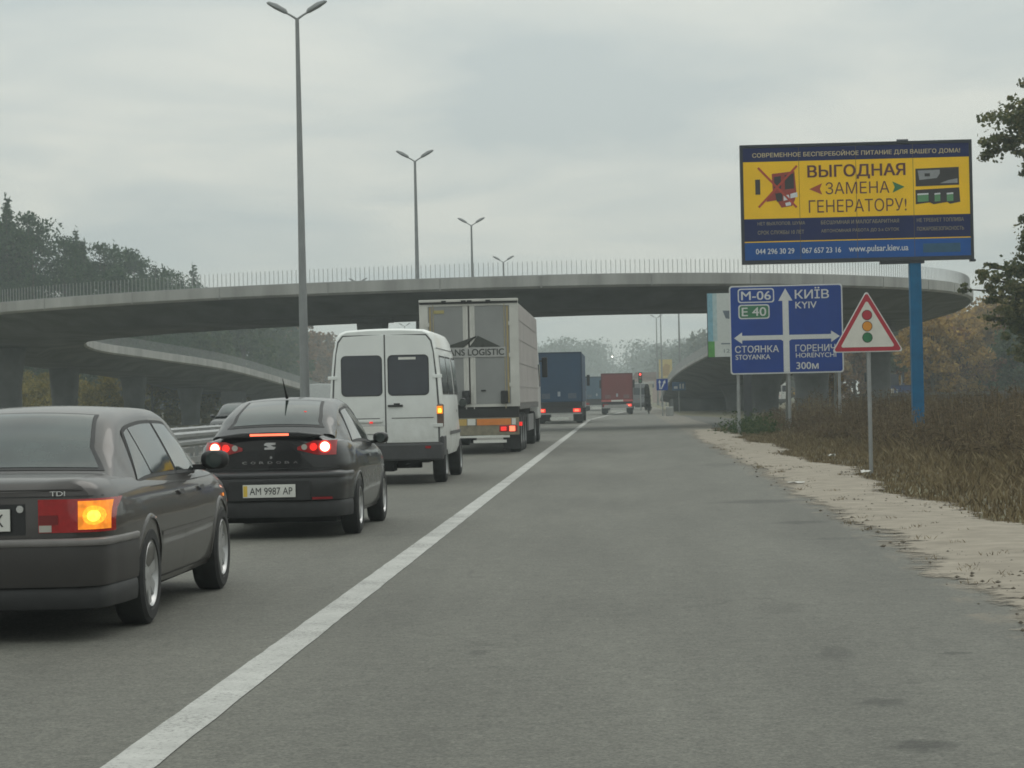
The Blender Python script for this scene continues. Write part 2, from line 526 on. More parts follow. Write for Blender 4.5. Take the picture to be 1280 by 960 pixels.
strip('median_strip', [(-10.35, -15), (-10.35, 620)], [(-8.05, -15), (-8.05, 620)], -0.012, MED)

# painted lines, worn through to the asphalt
def paint(name):
    m = mat(name, (0.40, 0.40, 0.38), 0.75, var=0.16, scale=3)
    t = m.node_tree
    b = t.nodes['Principled BSDF']
    src = b.inputs['Base Color'].links[0].from_socket
    tcn = [n for n in t.nodes if n.type == 'TEX_COORD'][0]
    n = t.nodes.new('ShaderNodeTexNoise'); n.inputs['Scale'].default_value = 38; n.inputs['Detail'].default_value = 6; n.inputs['Roughness'].default_value = 0.8
    t.links.new(tcn.outputs['Object'], n.inputs['Vector'])
    n3 = t.nodes.new('ShaderNodeTexNoise'); n3.inputs['Scale'].default_value = 1.1; n3.inputs['Detail'].default_value = 4
    t.links.new(tcn.outputs['Object'], n3.inputs['Vector'])
    ad = t.nodes.new('ShaderNodeMath'); ad.operation = 'MULTIPLY_ADD'; ad.inputs[1].default_value = 0.35
    t.links.new(n3.outputs['Fac'], ad.inputs[0]); t.links.new(n.outputs['Fac'], ad.inputs[2])
    r = t.nodes.new('ShaderNodeMapRange'); r.inputs[1].default_value = 0.68; r.inputs[2].default_value = 0.82
    t.links.new(ad.outputs[0], r.inputs[0])
    mixn = t.nodes.new('ShaderNodeMix'); mixn.data_type = 'RGBA'
    t.links.new(r.outputs[0], mixn.inputs[0]); t.links.new(src, mixn.inputs[6]); mixn.inputs[7].default_value = (0.16, 0.16, 0.15, 1)
    t.links.new(mixn.outputs[2], b.inputs['Base Color'])
    return m
PAINT = paint('road_paint')
ly = np.concatenate([np.arange(2, 60, 0.25), np.arange(60, 142, 1.0)])
jl, jr = rng.normal(0, 0.0022, len(ly)), rng.normal(0, 0.0022, len(ly))
strip('road_edge_line', [(-2.045 + a, y) for a, y in zip(jl, ly)], [(-1.835 + a, y) for a, y in zip(jr, ly)], 0.004, PAINT)
strip('road_branch_line', [(-1.95, 143), (-0.9, 175), (0.4, 215)], [(-1.75, 143), (-0.7, 175), (0.6, 215)], 0.004, PAINT)
mb = MB()
for k in range(26):
    y0 = 4 + k * 12
    mb.add([(-5.72, y0, .004), (-5.58, y0, .004), (-5.58, y0 + 4, .004), (-5.72, y0 + 4, .004)], [(0, 1, 2, 3)])
tag(mb.build('road_lane_dashes', PAINT), kind='structure')

# sandy verge: an uneven sheet whose outer border wanders
SAND = mat('pale_sand', (0.215, 0.186, 0.145), 0.95, var=0.12, scale=2.6, bump=0.12, bscale=30, hue=(0.27, 0.238, 0.19))
vys = np.arange(4, 92, 0.2)
def wob(y, a, f, p): return a * np.sin(y * f + p)
outer = 3.85 + wob(vys, .25, .33, 0.4) + wob(vys, .14, .9, 1.2) + wob(vys, .07, 2.7, 0) + rng.normal(0, .03, len(vys))
outer = outer + .35
outer = np.where(vys > 62, outer - (vys - 62) * 0.01, outer)
nx = 12
V, Fq = [], []
for i, y in enumerate(vys):
    e0 = np.interp(y, ys, edge) - 0.50 + 0.05 * math.sin(y * 1.7)
    for k in range(nx):
        t = k / (nx - 1)
        bmp = 0.02 * max(0, math.sin((t - .2) / .8 * math.pi)) * (1 + .4 * math.sin(y * .5 + t * 5))
        V.append((e0 + (outer[i] - e0) * t, y, 0.006 + (bmp if 0 < k < nx - 1 else (0 if k == 0 else -0.03))))
for i in range(len(vys) - 1):
    for k in range(nx - 1):
        a = i * nx + k
        Fq.append((a, a + 1, a + nx + 1, a + nx))
across = np.tile(np.linspace(0, 1, nx), len(vys))
vg = np_mesh('sand_verge', V, Fq, SAND, None, across)
t = SAND.node_tree
b = t.nodes['Principled BSDF']
at = t.nodes.new('ShaderNodeAttribute'); at.attribute_name = 'rnd'
tcn = t.nodes.new('ShaderNodeTexCoord')
nn = t.nodes.new('ShaderNodeTexNoise'); nn.inputs['Scale'].default_value = 3.2; nn.inputs['Detail'].default_value = 8; nn.inputs['Roughness'].default_value = .72
t.links.new(tcn.outputs['Object'], nn.inputs['Vector'])
def mr(src, a, b_, c, d):
    q = t.nodes.new('ShaderNodeMapRange'); q.inputs[1].default_value, q.inputs[2].default_value, q.inputs[3].default_value, q.inputs[4].default_value = a, b_, c, d
    t.links.new(src, q.inputs[0]); return q.outputs[0]
lo_ = mr(at.outputs['Fac'], 0, .42, -.55, .5)
hi_ = mr(at.outputs['Fac'], .70, 1, .5, -.5)
mn = t.nodes.new('ShaderNodeMath'); mn.operation = 'MINIMUM'
t.links.new(lo_, mn.inputs[0]); t.links.new(hi_, mn.inputs[1])
ad_ = t.nodes.new('ShaderNodeMath'); ad_.operation = 'ADD'
t.links.new(mn.outputs[0], ad_.inputs[0]); t.links.new(mr(nn.outputs['Fac'], .3, .7, -.3, .3), ad_.inputs[1])
t.links.new(mr(ad_.outputs[0], -.10, .12, 0, 1), b.inputs['Alpha'])
tag(vg, kind='structure')
# clods and pebbles lying on the sand: nobody could count them
CLOD = mat('dark_clods', (0.09, 0.075, 0.055), 0.95, var=0.4)
mb = MB()
ico = [(1, 0, 0), (-1, 0, 0), (0, 1, 0), (0, -1, 0), (0, 0, 1), (0, 0, -.6)]
icf = [(0, 2, 4), (2, 1, 4), (1, 3, 4), (3, 0, 4), (2, 0, 5), (1, 2, 5), (3, 1, 5), (0, 3, 5)]
for k in range(1500):
    y = 10 + 45 * rng.random() ** 2.0
    x = 2.2 + 1.7 * rng.random() ** .8
    s = 0.004 + 0.02 * rng.random() ** 4
    mb.add([(x + a * s * rng.uniform(.7, 1.6), y + b * s * rng.uniform(.7, 1.6), 0.03 * .6 + c * s * .7) for a, b, c in ico], icf)
tag(mb.build('gravel', CLOD), 'small dark clods and pebbles scattered on the sand', 'gravel', kind='stuff')

# ------------------------------------------------------------------ overpass (elevated horseshoe)
ST = [(-25, 240, .95, .95), (-25.3, 205, 2.05, 2.1), (-25.5, 185, 2.9, 3.0), (-26.6, 158, 4.15, 4.4), (-28.6, 142, 4.75, 5.1), (-29.6, 130, 5.1, 5.75),
      (-27.5, 120, 5.4, 6.0), (-22, 112.5, 5.7, 6.25), (-14, 108.5, 5.9, 6.42), (-4, 106.5, 6.0, 6.47), (0.8, 107.6, 6.1, 6.47), (5.3, 112.6, 6.2, 6.47),
      (8.0, 120.5, 6.2, 6.5), (9.4, 132, 6.1, 6.4), (9.0, 143, 5.7, 6.0), (6.4, 160, 4.45, 4.8), (4.65, 185, 3.4, 3.6), (3.95, 200, 2.35, 2.4), (3.8, 224, 1.1, 1.1)]
A = np.array(ST)
tt = np.arange(len(A))
def crv(t):
    i = int(min(max(math.floor(t), 0), len(A) - 2)); u = t - i
    p0, p1, p2, p3 = A[max(i - 1, 0)], A[i], A[i + 1], A[min(i + 2, len(A) - 1)]
    return 0.5 * ((2 * p1) + (p2 - p0) * u + (2 * p0 - 5 * p1 + 4 * p2 - p3) * u * u + (3 * p1 - p0 - 3 * p2 + p3) * u ** 3)
TS = np.linspace(0, len(A) - 1, 190)
ring = np.array([crv(t) for t in TS])
tan = np.gradient(ring[:, :2], axis=0)
tan /= np.linalg.norm(tan, axis=1)[:, None]
nrm = np.stack([-tan[:, 1], tan[:, 0]], 1)
nrm *= -1 if (nrm[95] @ np.array([0, -1])) < 0 else 1          # outward
WD = 10.0
def ringpt(i, s, below):
    if 0 < below <= .52: below *= 1 - .45 * min(1, max(0, (TS[i] - 13.3) / 1.5))
    zt = ring[i, 2] + (ring[i, 3] - ring[i, 2]) * s / WD
    return (ring[i, 0] + nrm[i, 0] * s, ring[i, 1] + nrm[i, 1] * s, max(zt - below, -0.4))
def ringloft(prof, closed=True):
    mb = MB(); vs, fs = [], []
    n, m = len(TS), len(prof)
    for i in range(n):
        vs += [ringpt(i, s, b) for s, b in prof]
    for i in range(n - 1):
        for k in range(m if closed else m - 1):
            fs.append((i * m + k, i * m + (k + 1) % m, (i + 1) * m + (k + 1) % m, (i + 1) * m + k))
    fs.append(tuple(range(m))); fs.append(tuple((n - 1) * m + k for k in range(m))[::-1])
    return mb.add(vs, fs)
ov = thing('overpass', (0, 0, 0), 'long curved grey concrete overpass bending round on both sides above the highway', 'overpass')
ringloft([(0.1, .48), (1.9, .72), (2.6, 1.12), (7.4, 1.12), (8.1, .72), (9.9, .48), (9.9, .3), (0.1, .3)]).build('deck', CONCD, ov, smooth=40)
ringloft([(-.05, .43), (-.05, 0), (.3, 0), (.3, .32), (.08, .32), (.08, .52)]).build('parapet', CONC, ov)
ringloft([(10.05, .43), (10.05, 0), (9.7, 0), (9.7, .32), (9.92, .32), (9.92, .52)]).build('parapet', CONC, ov)
for i in range(8, len(TS) - 4, 4):
    q = ringpt(i, 10.05, .26); q2 = ringpt(i, 10.068, .26)
    mb = MB()
    d = tan[i] * .02
    for p_ in (q,):
        mb.add([(p_[0] - d[0], p_[1] - d[1], p_[2] - .255), (p_[0] + d[0], p_[1] + d[1], p_[2] - .255), (q2[0] + d[0], q2[1] + d[1], q2[2] - .255), (q2[0] - d[0], q2[1] - d[1], q2[2] - .255),
                (p_[0] - d[0], p_[1] - d[1], p_[2] + .25), (p_[0] + d[0], p_[1] + d[1], p_[2] + .25), (q2[0] + d[0], q2[1] + d[1], q2[2] + .25), (q2[0] - d[0], q2[1] - d[1], q2[2] + .25)],
               [(0, 1, 5, 4), (1, 2, 6, 5), (2, 3, 7, 6), (3, 0, 4, 7), (4, 5, 6, 7), (0, 3, 2, 1)])
    mb.build('edge_joint', mat('joint_filler', (.27, .27, .26), .9), ov)
RAIL = mat('railing_paint', (0.32, 0.325, 0.32), 0.6, 0.3)
for s in (0.12, 9.88):
    mb = MB()
    P = [Vector(ringpt(i, s, 0)) for i in range(len(TS))]
    acc, nxt, prev = 0.0, 0.0, None
    for a, b in zip(P[:-1], P[1:]):
        ln = (b - a).length
        while nxt <= acc + ln:
            q = a.lerp(b, (nxt - acc) / ln)
            d = (b - a).normalized() * .009; e = Vector((-d.y, d.x, 0))
            o_ = len(mb.v)
            for zz in (-.02, .05, .62):
                mb.v += [tuple(q - d - e + Vector((0, 0, zz))), tuple(q + d - e + Vector((0, 0, zz))), tuple(q + d + e + Vector((0, 0, zz))), tuple(q - d + e + Vector((0, 0, zz)))]
            for lv in (0, 4):
                mb.f += [tuple(o_ + lv + k for k in f) for f in ((0, 1, 5, 4), (1, 2, 6, 5), (2, 3, 7, 6), (3, 0, 4, 7))]
            mb.f.append((o_ + 8, o_ + 9, o_ + 10, o_ + 11)); mb.mi += [0] * 9
            if prev is not None:      # the bottom rail runs from picket to picket
                mb.f += [(prev + 1, o_, o_ + 4, prev + 5), (prev + 2, o_ + 3, o_ + 7, prev + 6), (prev + 5, o_ + 4, o_ + 7, prev + 6)]; mb.mi += [0] * 3
            prev = o_
            nxt += .205
        acc += ln
    mb.build('railing', RAIL, ov)
def pier(x, y, zt, wb, rot=0, flare=1.5, sq=.55):
    mb = MB(); vs, fs = [], []
    lev = [(-.3, 1.0), (zt - 1.9, 1.0), (zt - 1.0, 1.12), (zt - .45, 1 + (flare - 1) * .6), (zt, flare)]
    n = 16
    for z, k in lev:
        for j in range(n):
            a = 2 * math.pi * j / n
            cx, cy = math.cos(a), math.sin(a)
            px_ = math.copysign(abs(cx) ** sq, cx) * wb / 2 * k
            py_ = math.copysign(abs(cy) ** sq, cy) * wb / 2 * .8
            vs.append((x + px_ * math.cos(rot) - py_ * math.sin(rot), y + px_ * math.sin(rot) + py_ * math.cos(rot), z))
    for i in range(len(lev) - 1):
        for j in range(n):
            fs.append((i * n + j, i * n + (j + 1) % n, (i + 1) * n + (j + 1) % n, (i + 1) * n + j))
    fs.append(tuple((len(lev) - 1) * n + j for j in range(n)))
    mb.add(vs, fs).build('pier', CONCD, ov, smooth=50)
def pier_at(y, side, wb, off=5.0, **k):
    idx = [i for i in range(len(TS)) if (i < 95) == (side < 0)]
    i = min(idx, key=lambda q: abs(ring[q, 1] + nrm[q, 1] * off - y))
    p = ringpt(i, off, 1.22)
    pier(p[0], p[1], p[2], wb, **k)
pier(-11.0, 103.2, 4.9, 1.25, flare=1.15)
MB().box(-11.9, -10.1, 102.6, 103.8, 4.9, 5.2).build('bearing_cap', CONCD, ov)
for y, sd_, wb, fl in ((117, -1, 2.1, 1.3), (140, -1, 1.5, 1.25), (152, -1, 1.3, 1.4), (168, -1, 1.3, 1.5), (186, -1, 1.4, 1.3),
                       (128, 1, 1.3, 1.6), (152, 1, 2.2, 1.35), (172, 1, 2.1, 1.45), (188, 1, 1.8, 1.6)):
    pier_at(y, sd_, wb, flare=fl)
mb = MB()
mb.box(4.6, 13.5, 204, 224, -.3, 1.05)
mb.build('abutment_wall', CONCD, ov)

# ------------------------------------------------------------------ street lamps
def lamp_parts(root, h, single=False, head=1.0):
    MB().tube([(0, 0, 0), (0, 0, .06)], .32, 12).tube([(0, 0, .05), (0, 0, 1.2), (0, 0, h)], [.15, .14, .055], 12).build('pole', POLE, root, smooth=40)
    for s in ((1,) if single else (-1, 1)):
        MB().tube([(0, 0, h - .02), (s * .18, 0, h + .10), (s * .36, 0, h + .20)], [.035, .03, .03], 8).build('arm', POLE, root, smooth=40)
        hb = MB(); vs = []
        prof = [(.0, .05, .05), (.08, .09, .1), (.45, .12, .12), (.72, .09, .07), (.78, .03, .02)]
        n = 10; fs = []
        for t, hw, hh in prof:
            for j in range(n):
                a = 2 * math.pi * j / n
                q = hh * (math.sin(a) if math.sin(a) > 0 else .45 * math.sin(a))
                xx, zz = .29 + t * head, .16 + t * .55 * head
                vs.append((s * (xx - q * .45), hw * math.cos(a), h + zz + q * .9))
        for i in range(len(prof) - 1):
            for j in range(n):
                fs.append((i * n + j, i * n + (j + 1) % n, (i + 1) * n + (j + 1) % n, (i + 1) * n + j))
        fs += [tuple(range(n)), tuple((len(prof) - 1) * n + j for j in range(n))]
        hb.add(vs, fs).build('lamp_head', mat('lamp_head_grey', (.2, .21, .21), .5), root, smooth=50)
LAMPS = 'twin headed lamps along the median'
l1 = thing('street_lamp', (-9.02, 66, -.02), 'nearest and tallest looking twin headed grey street lamp, rising above the black sedan', 'street lamp', 0, LAMPS)
lamp_parts(l1, 12.42, head=.74)
lab = ['second nearest twin headed street lamp, rising just left of the white trailer', 'third twin headed street lamp, standing above the middle of the overpass',
       'farthest twin headed street lamp seen over the overpass railing, small and pale']
for k in range(3):
    l = copy_tree(l1); l.location = (-9.22, 66 + 40.3 * (k + 1), -.02); l['label'] = lab[k]
for (x, y, lb) in ((-24.2, 215, 'twin lamp whose heads just peek over the overpass parapet'), (-31.8, 343, 'small twin lamp seen under the overpass just left of the trailer')):
    l = copy_tree(l1); l.location = (x, y, -.02); l['label'] = lb; l['group'] = 'lamps beyond the opposite carriageway'
for (x, y, lb) in ((6.1, 238, 'thin grey lamp pole running up behind the overpass beside the small advertising board'), (5.3, 332, 'pale distant twin lamp whose heads show below the overpass on the right'),
                   (5.2, 292, 'middle one of the pale lamp poles rising over the right hand ramp')):
    l = copy_tree(l1); l.location = (x, y, -.02); l['label'] = lb; l['group'] = 'lamps on the right side beyond the overpass'
dl = thing('distant_lamp', (-2.3, 700, -.02), 'tiny white glowing lamp far down the misty highway above the red lorry', 'street lamp')
MB().tube([(0, 0, 0), (0, 0, 13.2)], [.15, .08], 6).build('pole', POLE, dl)
b_ = MB(); b_.lathe_x([(-.15, 0), (-.15, .12), (0, .17), (.15, .12), (.15, 0)], 0, -.1, 13.3, 10)
b_.build('lamp_head', mat('lit_lamp', (.9, .9, .8), emis=(1, .95, .8), es=14), dl)

# ------------------------------------------------------------------ guard rails
def guard_rail(x, y0, y1, label):
    g = thing('guard_rail', (x, y0, -.02), label, 'guard rail')
    n = y1 - y0
    mb = MB()
    prof = [(-.03, .62), (.03, .66), (.03, .72), (-.02, .765), (.03, .81), (.03, .87), (-.03, .91), (-.045, .90), (-.005, .86), (-.005, .82), (-.05, .765), (-.005, .71), (-.005, .67), (-.045, .63)]
    m = len(prof)
    mb.add([(a, 0, z) for a, z in prof] + [(a, n, z) for a, z in prof], [(i, (i + 1) % m, (i + 1) % m + m, i + m) for i in range(m)] + [tuple(range(m)), tuple(range(m, 2 * m))])
    mb.build('beam', STEEL, g)
    MB().box(-.035, .0, 0, n, .30, .42).build('lower_rail', STEEL, g)
    k = 0
    post = None
    while k * 1.8 < n:
        if post is None:
            post = MB().box(-.12, -.052, -.05, .05, -.1, .93).build('post', STEEL, g)
        else:
            post = post.copy(); C.objects.link(post); post.parent = g
        post.location = (0, k * 1.8, 0)
        k += 1
        if k >= 95: break
    return g
guard_rail(-8.35, 8, 178, 'grey steel guard rail with close posts along the median, nearest the queue of cars')
guard_rail(-10.15, 8, 178, 'grey steel guard rail on the far side of the median')

# ------------------------------------------------------------------ wheels
def wheel(root, cx, cy, r, wd, side, spokes=5, rim_r=None, steel=False):
    """side = +1: outer face towards +x"""
    rr = rim_r or r * .66
    h = wd / 2
    wb_ = bpy.data.objects.new('wheel', None); C.objects.link(wb_); wb_.parent = root; wb_.location = (cx, cy, r)
    t = MB().lathe_x([(-h * .8, rr), (-h, rr + .02), (-h, r * .9), (-h * .8, r * .985), (-h * .3, r), (h * .3, r), (h * .8, r * .985), (h, r * .9), (h, rr + .02), (h * .8, rr)], 0, 0, 0, 40)
    t.build('tyre', RUB, wb_, smooth=35)
    m = MB()
    s = side
    m.lathe_x([(s * h * .86, rr * 1.02), (s * h * .96, rr * .98), (s * h * .8, rr * .9), (s * h * .1, rr * .86)], 0, 0, 0, 40)
    m.build('rim', ALLOY if not steel else STEEL, wb_, smooth=40)
    m = MB()
    m.lathe_x([(s * h * .05, rr * .9), (s * h * .02, 0)], 0, 0, 0, 24)
    m.build('brake_disc', UNDER, wb_)
    m = MB()
    m.lathe_x([(s * h * .3, rr * .26), (s * h * .72, rr * .22), (s * h * .78, rr * .1), (s * h * .78, 0)], 0, 0, 0, 16)
    for k in range(spokes):
        a = 2 * math.pi * k / spokes + .3
        ca, sa = math.cos(a), math.sin(a)
        wi, wo = rr * .17, rr * (.2 if not steel else .3)
        pts = []
        for (rad, wv, xx) in ((rr * .12, wi, h * .72), (rr * .9, wo, h * .8)):
            for q in (-1, 1):
                for dxx in (0, -.03):
                    pts.append((s * (xx + dxx), rad * ca - q * wv * sa, rad * sa + q * wv * ca))
        m.add(pts, [(0, 2, 6, 4), (1, 5, 7, 3), (0, 4, 5, 1), (2, 3, 7, 6), (0, 1, 3, 2), (4, 6, 7, 5)])
    m.build('hub_cap', ALLOY if not steel else STEEL, wb_, smooth=40)
    return wb_

def dust(m, zlo, zhi, amt, col=(.13, .118, .10)):
    t = m.node_tree; b = t.nodes['Principled BSDF']
    src = b.inputs['Base Color'].links[0].from_socket
    tcn = [k for k in t.nodes if k.type == 'TEX_COORD'][0]
    sx = t.nodes.new('ShaderNodeSeparateXYZ'); t.links.new(tcn.outputs['Object'], sx.inputs[0])
    q = t.nodes.new('ShaderNodeMapRange'); q.inputs[1].default_value, q.inputs[2].default_value, q.inputs[3].default_value, q.inputs[4].default_value = zlo, zhi, 1, 0
    t.links.new(sx.outputs['Z'], q.inputs[0])
    n = t.nodes.new('ShaderNodeTexNoise'); n.inputs['Scale'].default_value = 3.5; n.inputs['Detail'].default_value = 7; n.inputs['Roughness'].default_value = .7
    t.links.new(tcn.outputs['Object'], n.inputs['Vector'])
    k = t.nodes.new('ShaderNodeMapRange'); k.inputs[1].default_value, k.inputs[2].default_value, k.inputs[3].default_value, k.inputs[4].default_value = .3, .7, .25, 1.2
    t.links.new(n.outputs['Fac'], k.inputs[0])
    ml = t.nodes.new('ShaderNodeMath'); ml.operation = 'MULTIPLY'; t.links.new(q.outputs[0], ml.inputs[0]); t.links.new(k.outputs[0], ml.inputs[1])
    m2 = t.nodes.new('ShaderNodeMath'); m2.operation = 'MULTIPLY'; m2.inputs[1].default_value = amt; m2.use_clamp = True; t.links.new(ml.outputs[0], m2.inputs[0])
    mx_ = t.nodes.new('ShaderNodeMix'); mx_.data_type = 'RGBA'
    t.links.new(m2.outputs[0], mx_.inputs[0]); t.links.new(src, mx_.inputs[6]); mx_.inputs[7].default_value = tuple(col) + (1,)
    t.links.new(mx_.outputs[2], b.inputs['Base Color'])
    rr = t.nodes.new('ShaderNodeMapRange'); rr.inputs[3].default_value = b.inputs['Roughness'].default_value; rr.inputs[4].default_value = .85
    t.links.new(m2.outputs[0], rr.inputs[0]); t.links.new(rr.outputs[0], b.inputs['Roughness'])

# ------------------------------------------------------------------ passenger cars
class Car:
    FR = [(0, 0), (.80, 0), (.92, .03), (.965, .14), (.99, .36), (1.0, .6), (.985, .8), (.95, .93), (.90, 1.0), (.80, 1.045)]
    def __init__(s, st, gh, wheels, wr):
        a = np.array(st, float)
        s.Y = a[:, 0]
        s.w, s.zs, s.zsh, s.zd = (pchip(s.Y, a[:, k]) for k in (1, 2, 3, 4))
        s.gh, s.wheels, s.wr = gh, wheels, wr
        s.zr = pchip([p[0] for p in gh['roof']], [p[1] for p in gh['roof']])
    def sec(s, y):
        w_, z0, z1, zd = float(s.w(y)), float(s.zs(y)), float(s.zsh(y)), float(s.zd(y))
        P = [(w_ * a, z0 + (z1 - z0) * b) for a, b in s.FR]
        e = P[-1][1]
        zt = max(zd, e - .02)
        P += [(w_ * .6, e + (zt - e) * .7), (w_ * .3, e + (zt - e) * .95), (0, zt)]
        return P
    def body_x(s, y, z):
        P = s.sec(y)[1:9]
        return float(np.interp(z, [p[1] for p in P], [p[0] for p in P]))
    def y_rear(s, x, z):
        ysamp = np.linspace(s.Y[0], s.Y[0] + 1.2, 120)
        xs_ = [s.body_x(y, z) for y in ysamp]
        return float(np.interp(abs(x), xs_, ysamp)) if abs(x) > xs_[0] else float(s.Y[0])
    def body(s, root, paint, arch=.055):
        yy = np.unique(np.concatenate([np.linspace(s.Y[0], s.Y[0] + .5, 14), np.linspace(s.Y[0] + .5, s.Y[-1] - .5, 40), np.linspace(s.Y[-1] - .5, s.Y[-1], 12)]))
        mb = MB(); vs, fs = [], []
        rows = []
        for y in yy:
            P = s.sec(y)
            ringp = [(x, y, z) for x, z in P] + [(-x, y, z) for x, z in P[-2:0:-1]]
            rows.append(len(ringp)); vs += ringp
        m = rows[0]
        for i in range(len(yy) - 1):
            for k in range(m):
                fs.append((i * m + k, i * m + (k + 1) % m, (i + 1) * m + (k + 1) % m, (i + 1) * m + k))
        fs.append(tuple(range(m))); fs.append(tuple((len(yy) - 1) * m + k for k in range(m))[::-1])
        o = mb.add(vs, fs).build('body', paint, root, smooth=28)
        o.data.materials.append(UNDER)
        # wheel arches cut out of the shell
        cb = MB()
        for cy in s.wheels:
            for sg in (-1, 1):
                R = s.wr + arch
                prof = [(sg * .52, 0), (sg * .52, R), (sg * 1.2, R), (sg * 1.2, 0)]
                cb.lathe_x(prof, 0, cy, s.wr, 36)
        cut = cb.build('cutter', UNDER)
        bm = bmesh.new(); bm.from_mesh(cut.data); bmesh.ops.remove_doubles(bm, verts=bm.verts, dist=1e-5); bmesh.ops.recalc_face_normals(bm, faces=bm.faces); bm.to_mesh(cut.data); bm.free()
        cut.data.materials.clear(); cut.data.materials.append(paint); cut.data.materials.append(UNDER)
        cut.data.polygons.foreach_set('material_index', [1] * len(cut.data.polygons))
        md = o.modifiers.new('arch', 'BOOLEAN'); md.operation = 'DIFFERENCE'; md.object = cut; md.solver = 'EXACT'
        dg = bpy.context.evaluated_depsgraph_get()
        me = bpy.data.meshes.new_from_object(o.evaluated_get(dg))
        o.modifiers.clear(); o.data = me; me.name = 'body'
        me.polygons.foreach_set('use_smooth', [True] * len(me.polygons)); me.set_sharp_from_angle(angle=R_(28))
        cm = cut.data; bpy.data.objects.remove(cut); bpy.data.meshes.remove(cm)
        return o
    # greenhouse surface
    def ghp(s, y, u, off=0.0):
        g = s.gh
        zb = float(np.interp(y, [p[0] for p in g['belt']], [p[1] for p in g['belt']]))
        zr = float(s.zr(y)); h = max(zr - zb, .004)
        wb_ = float(np.interp(y, [p[0] for p in g['width']], [p[1] for p in g['width']]))
        th = g['tumble'] * h / g['hmax']
        r = min(.10, h * .4)
        r2 = r * 1.5
        if u <= 1: return (wb_ - th * u ** 1.15, y, zb + (h - r) * u)
        if u <= 2:
            a = (u - 1) * math.pi / 2
            return (wb_ - th - r2 + r2 * math.cos(a), y, zr - r + r * math.sin(a))
        t = u - 2
        return ((wb_ - th - r2) * (1 - t), y, zr + .022 * (1 - (1 - t) ** 2) * min(1, h / .2))
    def ghn(s, y, u):
        e = 1e-3
        a = Vector(s.ghp(y + e, u)) - Vector(s.ghp(y - e, u))
        b = Vector(s.ghp(y, min(u + e, 2.999))) - Vector(s.ghp(y, u - e))
        n = b.cross(a).normalized()
        return n if n.dot(Vector((.6, 0, .8))) > 0 or n.x > .2 else -n
    def greenhouse(s, root, paint):
        y0, y1 = s.gh['roof'][0][0], s.gh['roof'][-1][0]
        us = [0, .25, .5, .75, 1, 1.2, 1.4, 1.6, 1.8, 2, 2.3, 2.65, 3]
        yy = np.linspace(y0, y1, 60)
        vs, fs = [], []
        m = len(us) * 2 - 1
        for y in yy:
            h_ = [s.ghp(y, u) for u in us]
            vs += h_ + [(-x, yv, z) for x, yv, z in h_[-2::-1]]
        for i in range(len(yy) - 1):
            for k in range(m - 1):
                fs.append((i * m + k, i * m + k + 1, (i + 1) * m + k + 1, (i + 1) * m + k))
        return MB().add(vs, fs).build('roof', paint, root, smooth=35)
    def patch(s, root, name, m, ya, yb, ua, ub, off, both=False, ny=14, nu=8, mirror=False):
        """ya,yb callables of u-fraction t -> y"""
        mb = MB(); vs, fs = [], []
        fy = lambda f, t: f(t) if callable(f) else f
        us = np.linspace(ua, ub, nu)
        if both: us = np.concatenate([us, us[-2::-1]])
        for j, u in enumerate(us):
            sg = -1 if (both and j >= nu) or mirror else 1
            t = (u - ua) / (ub - ua)
            for i in range(ny):
                y = fy(ya, t) + (fy(yb, t) - fy(ya, t)) * i / (ny - 1)
                p = Vector(s.ghp(y, u)) + s.ghn(y, min(max(u, .01), 2.98)) * off
                vs.append((sg * p.x, p.y, p.z))
        for j in range(len(us) - 1):
            for i in range(ny - 1):
                fs.append((j * ny + i, j * ny + i + 1, (j + 1) * ny + i + 1, (j + 1) * ny + i))
        return mb.add(vs, fs).build(name, m, root, smooth=60)
    def side(s, root, name, m, y0, y1, z0, z1, off=.004, sg=1, n=10):
        mb = MB(); vs, fs = [], []
        fz = lambda f, t: f(t) if callable(f) else f
        k = 4
        for i in range(n):
            t = i / (n - 1); y = y0 + (y1 - y0) * t
            for j in range(k):
                z = fz(z0, t) + (fz(z1, t) - fz(z0, t)) * j / (k - 1)
                vs.append((sg * (s.body_x(y, z) + off), y, z))
        for i in range(n - 1):
            for j in range(k - 1):
                fs.append((i * k + j, i * k + j + 1, (i + 1) * k + j + 1, (i + 1) * k + j))
        return mb.add(vs, fs).build(name, m, root, smooth=60)
    def rear(s, root, name, m, x0, x1, z0, z1, off=.006, n=12):
        mb = MB(); vs, fs = [], []
        fz = lambda f, t: f(t) if callable(f) else f
        k = 4
        for i in range(n):
            t = i / (n - 1); x = x0 + (x1 - x0) * t
            for j in range(k):
                z = fz(z0, t) + (fz(z1, t) - fz(z0, t)) * j / (k - 1)
                y = s.y_rear(x, z)
                e = (s.y_rear(abs(x) + .02, z) - s.y_rear(max(abs(x) - .02, 0), z)) / .04
                nn = Vector((e * (1 if x > 0 else -1), -1, 0)).normalized()
                vs.append((x + nn.x * off, y + nn.y * off, z))
        for i in range(n - 1):
            for j in range(k - 1):
                fs.append((i * k + j, i * k + j + 1, (i + 1) * k + j + 1, (i + 1) * k + j))
        return mb.add(vs, fs).build(name, m, root, smooth=60)
    def bumper(s, root, m, z0, z1, off, yend, name='bumper', zref=None, bulge=.03):
        """band swept round the tail"""
        path = []
        zm = zref or (z0 + z1) / 2
        xc = s.body_x(s.Y[0], zm)
        for t in np.linspace(0, 1, 6): path.append((xc * t * .96, s.Y[0] - off - bulge * (1 - (t * .9) ** 2), 0))
        for y in np.linspace(s.Y[0], yend, 14)[0:]:
            x = s.body_x(y, zm); k = min(1, (y - s.Y[0]) / .25)
            path.append((x + off * (.75 * (1 - k) + .25), y - off * .8 * (1 - k), 0))
        path = [(-x, y, 0) for x, y, _ in path[:0:-1]] + path
